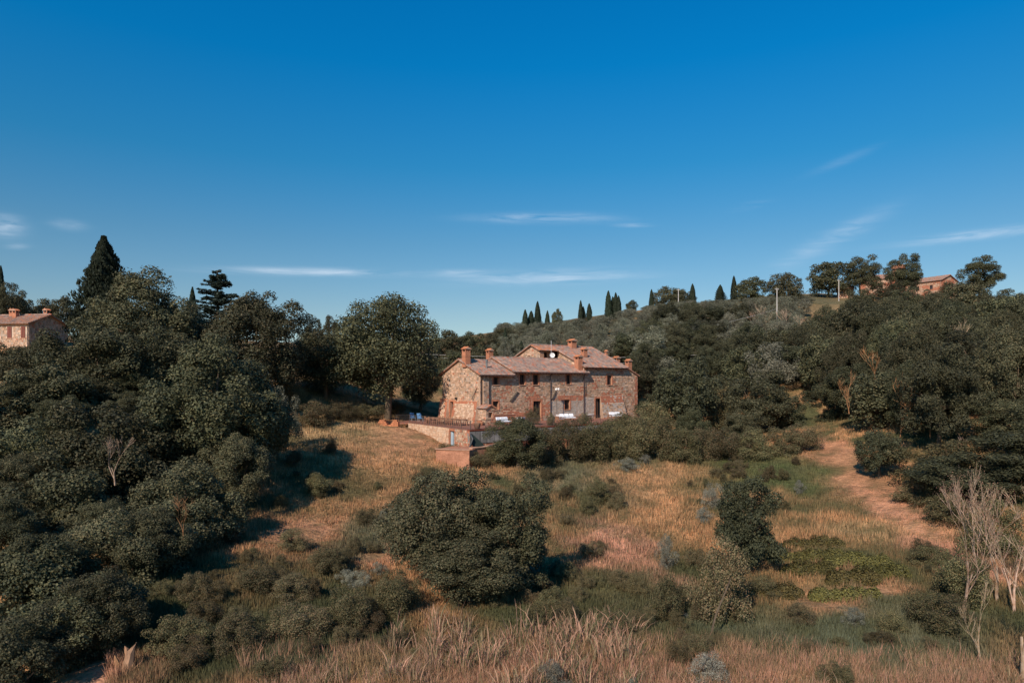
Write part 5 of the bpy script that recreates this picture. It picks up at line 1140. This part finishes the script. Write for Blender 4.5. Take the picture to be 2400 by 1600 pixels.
# clipped rows
m_i = 0
for (u, v, w, lab) in [(1905, 1285, 150, 'upper clipped yellow-green hedge row in the clearing'), (1890, 1318, 190, 'second clipped hedge row from the top, left piece'), (2010, 1325, 170, 'second clipped hedge row from the top, right piece'), (1890, 1352, 130, 'third hedge row, left of the bare soil patch'), (2060, 1355, 150, 'third hedge row, right end'), (2000, 1375, 130, 'hedge piece below the bare soil patch'), (1820, 1400, 130, 'lowest hedge row, left piece'), (1980, 1412, 170, 'lowest hedge row, right piece')]:
    x, y, z = hit(u, v); Lh = w / F * y; n = int(900 * Lh); t = rng.uniform(-.5, .5, n); a = rng.uniform(0, math.pi, n)
    rr = rng.uniform(.6, 1, n) * (1 + .14 * np.sin(t * Lh * 3.5 + m_i) + .1 * np.sin(t * Lh * 9)); wx = .5 * np.cos(a) * rr; hz2 = .72 * np.sin(a) * rr
    end = np.sqrt(np.clip(1 - (np.abs(t) * 2) ** 6, 0.05, 1))
    P = np.stack([t * Lh, wx * end, hz2 * end + .05], 1); P[:, 2] += ground(x + P[:, 0], y + P[:, 1] + .0) - z
    Nn = np.stack([np.zeros(n), np.cos(a), np.sin(a)], 1) + unit(n) * .5; Nn /= np.linalg.norm(Nn, axis=1, keepdims=True)
    me_ = leaf_quads(P, Nn, .12, .6, pal(n, [(.115, .098, .032), (.08, .072, .028), (.145, .12, .038)]), 'clipped_hedge'); m_i += 1
    o = link('clipped_hedge', me_); o.location = (x, y, z); tag(o, lab, 'hedge')

# ------------------------------------------------------------------ bare trees
def bare(name, seed, H=8, spread=.5, levels=5, r0=.13, m=None, up=.3, dirz=(0, 0, 1), nch=(2, 4)):
    rnd = random.Random(seed); mb = MB(); tips = []
    def grow(p, d, L, r, lv):
        pts = [p]; rs = [r]; q = p; dd_ = d
        for k in range(3):
            dd_ = (dd_ + Vector((rnd.uniform(-1, 1), rnd.uniform(-1, 1), rnd.uniform(-.6, 1) + up * .3)) * .2).normalized(); q = q + dd_ * L / 3; pts.append(q); rs.append(r * (1 - .16 * (k + 1)))
        mb.tube(pts, rs, 5 if lv < 2 else 3, caps=False)
        if lv >= levels: tips.append(q); return
        for c in range(rnd.randint(*nch)):
            t = rnd.choice([1, 2, 3, 3]); ax = Vector((rnd.uniform(-1, 1), rnd.uniform(-1, 1), rnd.uniform(-.3, 1)))
            nd = (dd_ + ax * spread + Vector((0, 0, up * .3))).normalized()
            grow(pts[t], nd, L * rnd.uniform(.66, .86), max(.019, rs[t] * .66), lv + 1)
    grow(Vector((0, 0, -.5)), Vector(dirz).normalized(), H * .34, r0, 0)
    return mb.mesh(name, m or m_dead), tips
BT = [bare('branches', s, 8, .58, 5, .13, nch=(2, 3)) for s in (1, 2, 3)]
BT += [bare('branches', s, 8, .75, 4, .075, m=m_orange) for s in (4, 5)]
def bare_tree(x, y, H, label, base=None, i=0, rz=0.0, pink=False, group=None, r=1.0):
    me_, tips = BT[i]; o = empty('bare_tree', (x, y, gz(x, y) if base is None else base), rz, label, 'tree', group, scale=(H / 8 * r, H / 8 * r, H / 8)); link('branches', me_, o)
    if pink:
        T = np.array([tuple(t) for t in tips]); T = np.repeat(T, 12, 0); n = len(T); P = T + rng.normal(size=(n, 3)) * .16
        link('leaves', leaf_quads(P, unit(n), .07, .6, pal(n, [(.34, .17, .13), (.22, .19, .10), (.28, .21, .14)], .2), 'leaves'), o)
    return o
for (u, vt, D, i, lab) in [(2255, 1150, 34, 0, 'tall pale bare tree at the lower right, left one'), (2340, 1110, 36, 1, 'tall pale bare tree with reddish twigs at the right'), (2400, 1240, 27, 2, 'pale bare tree cut by the right edge near the bottom'), (2300, 1380, 29, 0, 'slender bare tree between the two tall ones'), (2420, 1120, 36, 2, 'bare tree behind, at the right edge'), (2290, 1125, 38, 2, 'bare tree with pinkish twigs standing behind the left one of the tall pair'), (2375, 1130, 34, 0, 'bare tree with many stems, second from the right edge')]:
    x, y, zt = W(u, vt, D); z = gz(x, y); bare_tree(x, y, (zt - z) * 1.08, lab, z, i, random.uniform(0, 6), True, r=.8)
for (u, vt, D, i, h_, lab) in [(1800, 722, 160, 0, 8, 'bleached bare shrub tree in the olive slope, left one'), (1770, 728, 162, 1, 7, 'bleached bare shrub tree, leftmost beside the dark copse'), (1830, 725, 158, 2, 7.5, 'bleached bare shrub tree just right of the tall pole'), (1868, 745, 150, 1, 6, 'dry bare shrub tree near the hill field'),
                               (2265, 760, 84, 1, 7, 'pale dead tree standing out of the right wood'), (2060, 805, 80, 3, 6, 'dead tree with orange branches in the upper right wood'), (2110, 895, 68, 4, 6, 'dead tree with forked orange branches in the middle of the right wood'), (2180, 905, 66, 3, 5.5, 'dead branches right of the forked dead tree'), (1990, 880, 74, 4, 4.5, 'small orange dead branches above the dry path'), (2250, 1040, 60, 0, 4, 'dead twigs above the dark hollow in the right wood')]:
    x, y, zt = W(u, vt, D); bare_tree(x, y, h_, lab, zt - h_ * .86, i, random.uniform(0, 6), r=1.15)
for (u, vt, D, i) in [(430, 1140, 37.5, 3), (270, 1020, 44, 2)]:
    x, y, zt = W(u, vt, D); bare_tree(x, y, 3.4, 'dead branches showing through the low oak at the right of the wood' if i == 3 else 'pale dead branches inside the yellow-tinged oak', zt - 3, i, 1.0)
# pale stump at the bottom
x, y, z = hit(300, 1580); mb = MB(); mb.tube([(0, 0, -.3), (.03, 0, .45), (.1, .05, .85), (.3, .1, 1.25)], [.3, .22, .16, .02], 7, (2.6, 2.1, 1.9)); mb.tube([(.05, 0, .5), (-.12, .1, .95), (-.2, .1, 1.1)], [.15, .09, .01], 5, (2.6, 2.0, 1.7)); mb.tube([(-.5, .1, -.2), (-.5, .1, .35), (-.62, .1, .7)], [.18, .12, .02], 6, (2.4, 1.8, 1.4)); mb.tube([(.2, -.2, -.1), (.7, -.4, .15), (1.2, -.5, .1)], [.12, .09, .03], 5, (2.2, 1.7, 1.4)); o = mb.build('tree_stump', m_bark); o.location = (x, y, z); tag(o, 'pale broken stump in the grass at the bottom left', 'stump')
x, y, z = hit(1660, 1500); mb = MB(); mb.tube([(0, 0, -.2), (.5, .4, 1.1), (1.3, .8, 2.6)], [.05, .045, .03], 5); o = mb.build('leaning_pole', m_bark); o.location = (x, y, z); tag(o, 'thin dark leaning stem in front of the leaning bush', 'branch')

# ------------------------------------------------------------------ grasses
def blades(name, X_, Y_, H_, Wd_, cols, lean=.35, kind='stuff'):
    n = len(X_); z = ground(X_, Y_) - .03; a = rng.uniform(0, 2 * math.pi, n); dx, dy = np.cos(a) * Wd_ / 2, np.sin(a) * Wd_ / 2
    lx_ = rng.normal(size=n) * lean * H_ * .6; ly_ = rng.normal(size=n) * lean * H_ * .6
    V = np.stack([np.stack([X_ - dx, Y_ - dy, z], 1), np.stack([X_ + dx, Y_ + dy, z], 1), np.stack([X_ + lx_, Y_ + ly_, z + H_], 1)], 1).reshape(-1, 3)
    o = link(name, np_mesh(name, V, 3, cols, m_grass)); tag(o, kind=kind); return o
n = 420000
D_ = 1 / rng.uniform(1 / 100, 1 / 23, n); U_ = rng.uniform(250, 2420, n); X_ = (U_ - 1200) / F * D_
keep = ~poly_in(X_, D_, TERR)
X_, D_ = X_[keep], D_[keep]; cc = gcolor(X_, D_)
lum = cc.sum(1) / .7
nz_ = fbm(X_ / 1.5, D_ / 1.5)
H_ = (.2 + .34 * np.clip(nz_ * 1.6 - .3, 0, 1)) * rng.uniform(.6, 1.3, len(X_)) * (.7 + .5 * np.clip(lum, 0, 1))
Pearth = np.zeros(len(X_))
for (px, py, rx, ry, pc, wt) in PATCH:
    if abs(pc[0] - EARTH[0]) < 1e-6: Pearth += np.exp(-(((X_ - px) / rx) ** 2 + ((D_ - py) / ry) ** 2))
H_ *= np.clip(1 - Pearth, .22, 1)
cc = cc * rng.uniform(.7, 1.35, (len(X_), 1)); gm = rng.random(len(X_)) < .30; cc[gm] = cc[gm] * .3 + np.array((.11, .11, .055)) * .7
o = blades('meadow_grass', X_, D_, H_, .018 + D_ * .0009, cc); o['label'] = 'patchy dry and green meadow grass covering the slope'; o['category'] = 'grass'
n = 90000; D_ = 1 / rng.uniform(1 / 34, 1 / 23, n); U_ = rng.uniform(560, 2420, n); X_ = (U_ - 1200) / F * D_
nz_ = fbm(X_ / 1.2 + 5, D_ / 1.2); vv = HZ - ground(X_, D_) / D_ * F
kp = (vv > 1490 + 60 * np.abs(U_ - 1300) / 1000 + 120 * (nz_ - .5)) & (nz_ + rng.normal(size=n) * .08 > .40)
X_, D_, nz_ = X_[kp], D_[kp], nz_[kp]; pk = np.array([(.56, .29, .20), (.50, .27, .16), (.40, .25, .14), (.20, .17, .08)])[rng.integers(0, 4, len(X_))] * rng.uniform(.7, 1.25, (len(X_), 1))
o = blades('dry_pink_grass', X_, D_, rng.uniform(.3, .85, len(X_)), np.full(len(X_), .024), pk, lean=.5); o['label'] = 'pinkish dry grass in the foreground along the bottom'; o['category'] = 'grass'
# reeds along the bottom
random.seed(5)
def reed_mesh(seed):
    r2 = np.random.default_rng(seed); n = 110; x = r2.normal(size=n) * .3; y = r2.normal(size=n) * .3; h = .4 + 1.4 * r2.random(n) ** 1.8; w = r2.uniform(.012, .034, n); a = r2.uniform(0, 6.28, n)
    bx_ = x * .5 + r2.normal(size=n) * .3 * h; by_ = y * .5 + r2.normal(size=n) * .3 * h; dx, dy = np.cos(a) * w, np.sin(a) * w; z0 = np.full(n, -.1)
    L = [(0, 0, 1), (.18, .42, .9), (.5, .78, .6), (1.0, .98 - 0, .1)]; R_ = []
    for (b0, f0, w0), (b1, f1, w1) in zip(L, L[1:]):
        dr = r2.random(n) * .0
        R_.append(np.stack([np.stack([x + bx_ * b0 - dx * w0, y + by_ * b0 - dy * w0, h * f0 - (.1 if f0 == 0 else 0)], 1), np.stack([x + bx_ * b0 + dx * w0, y + by_ * b0 + dy * w0, h * f0 - (.1 if f0 == 0 else 0)], 1),
                            np.stack([x + bx_ * b1 + dx * w1, y + by_ * b1 + dy * w1, h * f1], 1), np.stack([x + bx_ * b1 - dx * w1, y + by_ * b1 - dy * w1, h * f1], 1)], 1))
    V = np.concatenate(R_).reshape(-1, 3)
    c = np.array([(.58, .33, .225), (.48, .27, .18), (.34, .26, .15), (.13, .13, .06)])[r2.integers(0, 4, n)] * r2.uniform(.75, 1.2, (n, 1))
    return np_mesh('reed_clump', V, 4, np.tile(c, (3, 1)), m_grass)
RM = [reed_mesh(s) for s in (1, 2, 3, 4)]
def reed(u, D, x, s=1.0):
    o = link('reed_clump', random.choice(RM)); o.location = (x, D, gz(x, D)); o.rotation_euler = (0, 0, random.uniform(0, 6.28)); k = random.uniform(.7, 1.15) * s; o.scale = (k, k, k * random.uniform(.8, 1.2))
    tag(o, 'clump of tall straw-coloured reeds at the bottom of the meadow', 'reeds', 'reed clumps along the bottom of the meadow')
scatter(56, (920, 1500), (26, 33), .66, lambda u, D, x: fbm(x / 1.4, D / 1.4) > .46, lambda u, D, x: reed(u, D, x, .8))
scatter(45, (1500, 2400), (24, 27.5), .8, lambda u, D, x: True, lambda u, D, x: reed(u, D, x, .5))
scatter(30, (620, 1000), (24, 28), .8, lambda u, D, x: True, lambda u, D, x: reed(u, D, x, .5))
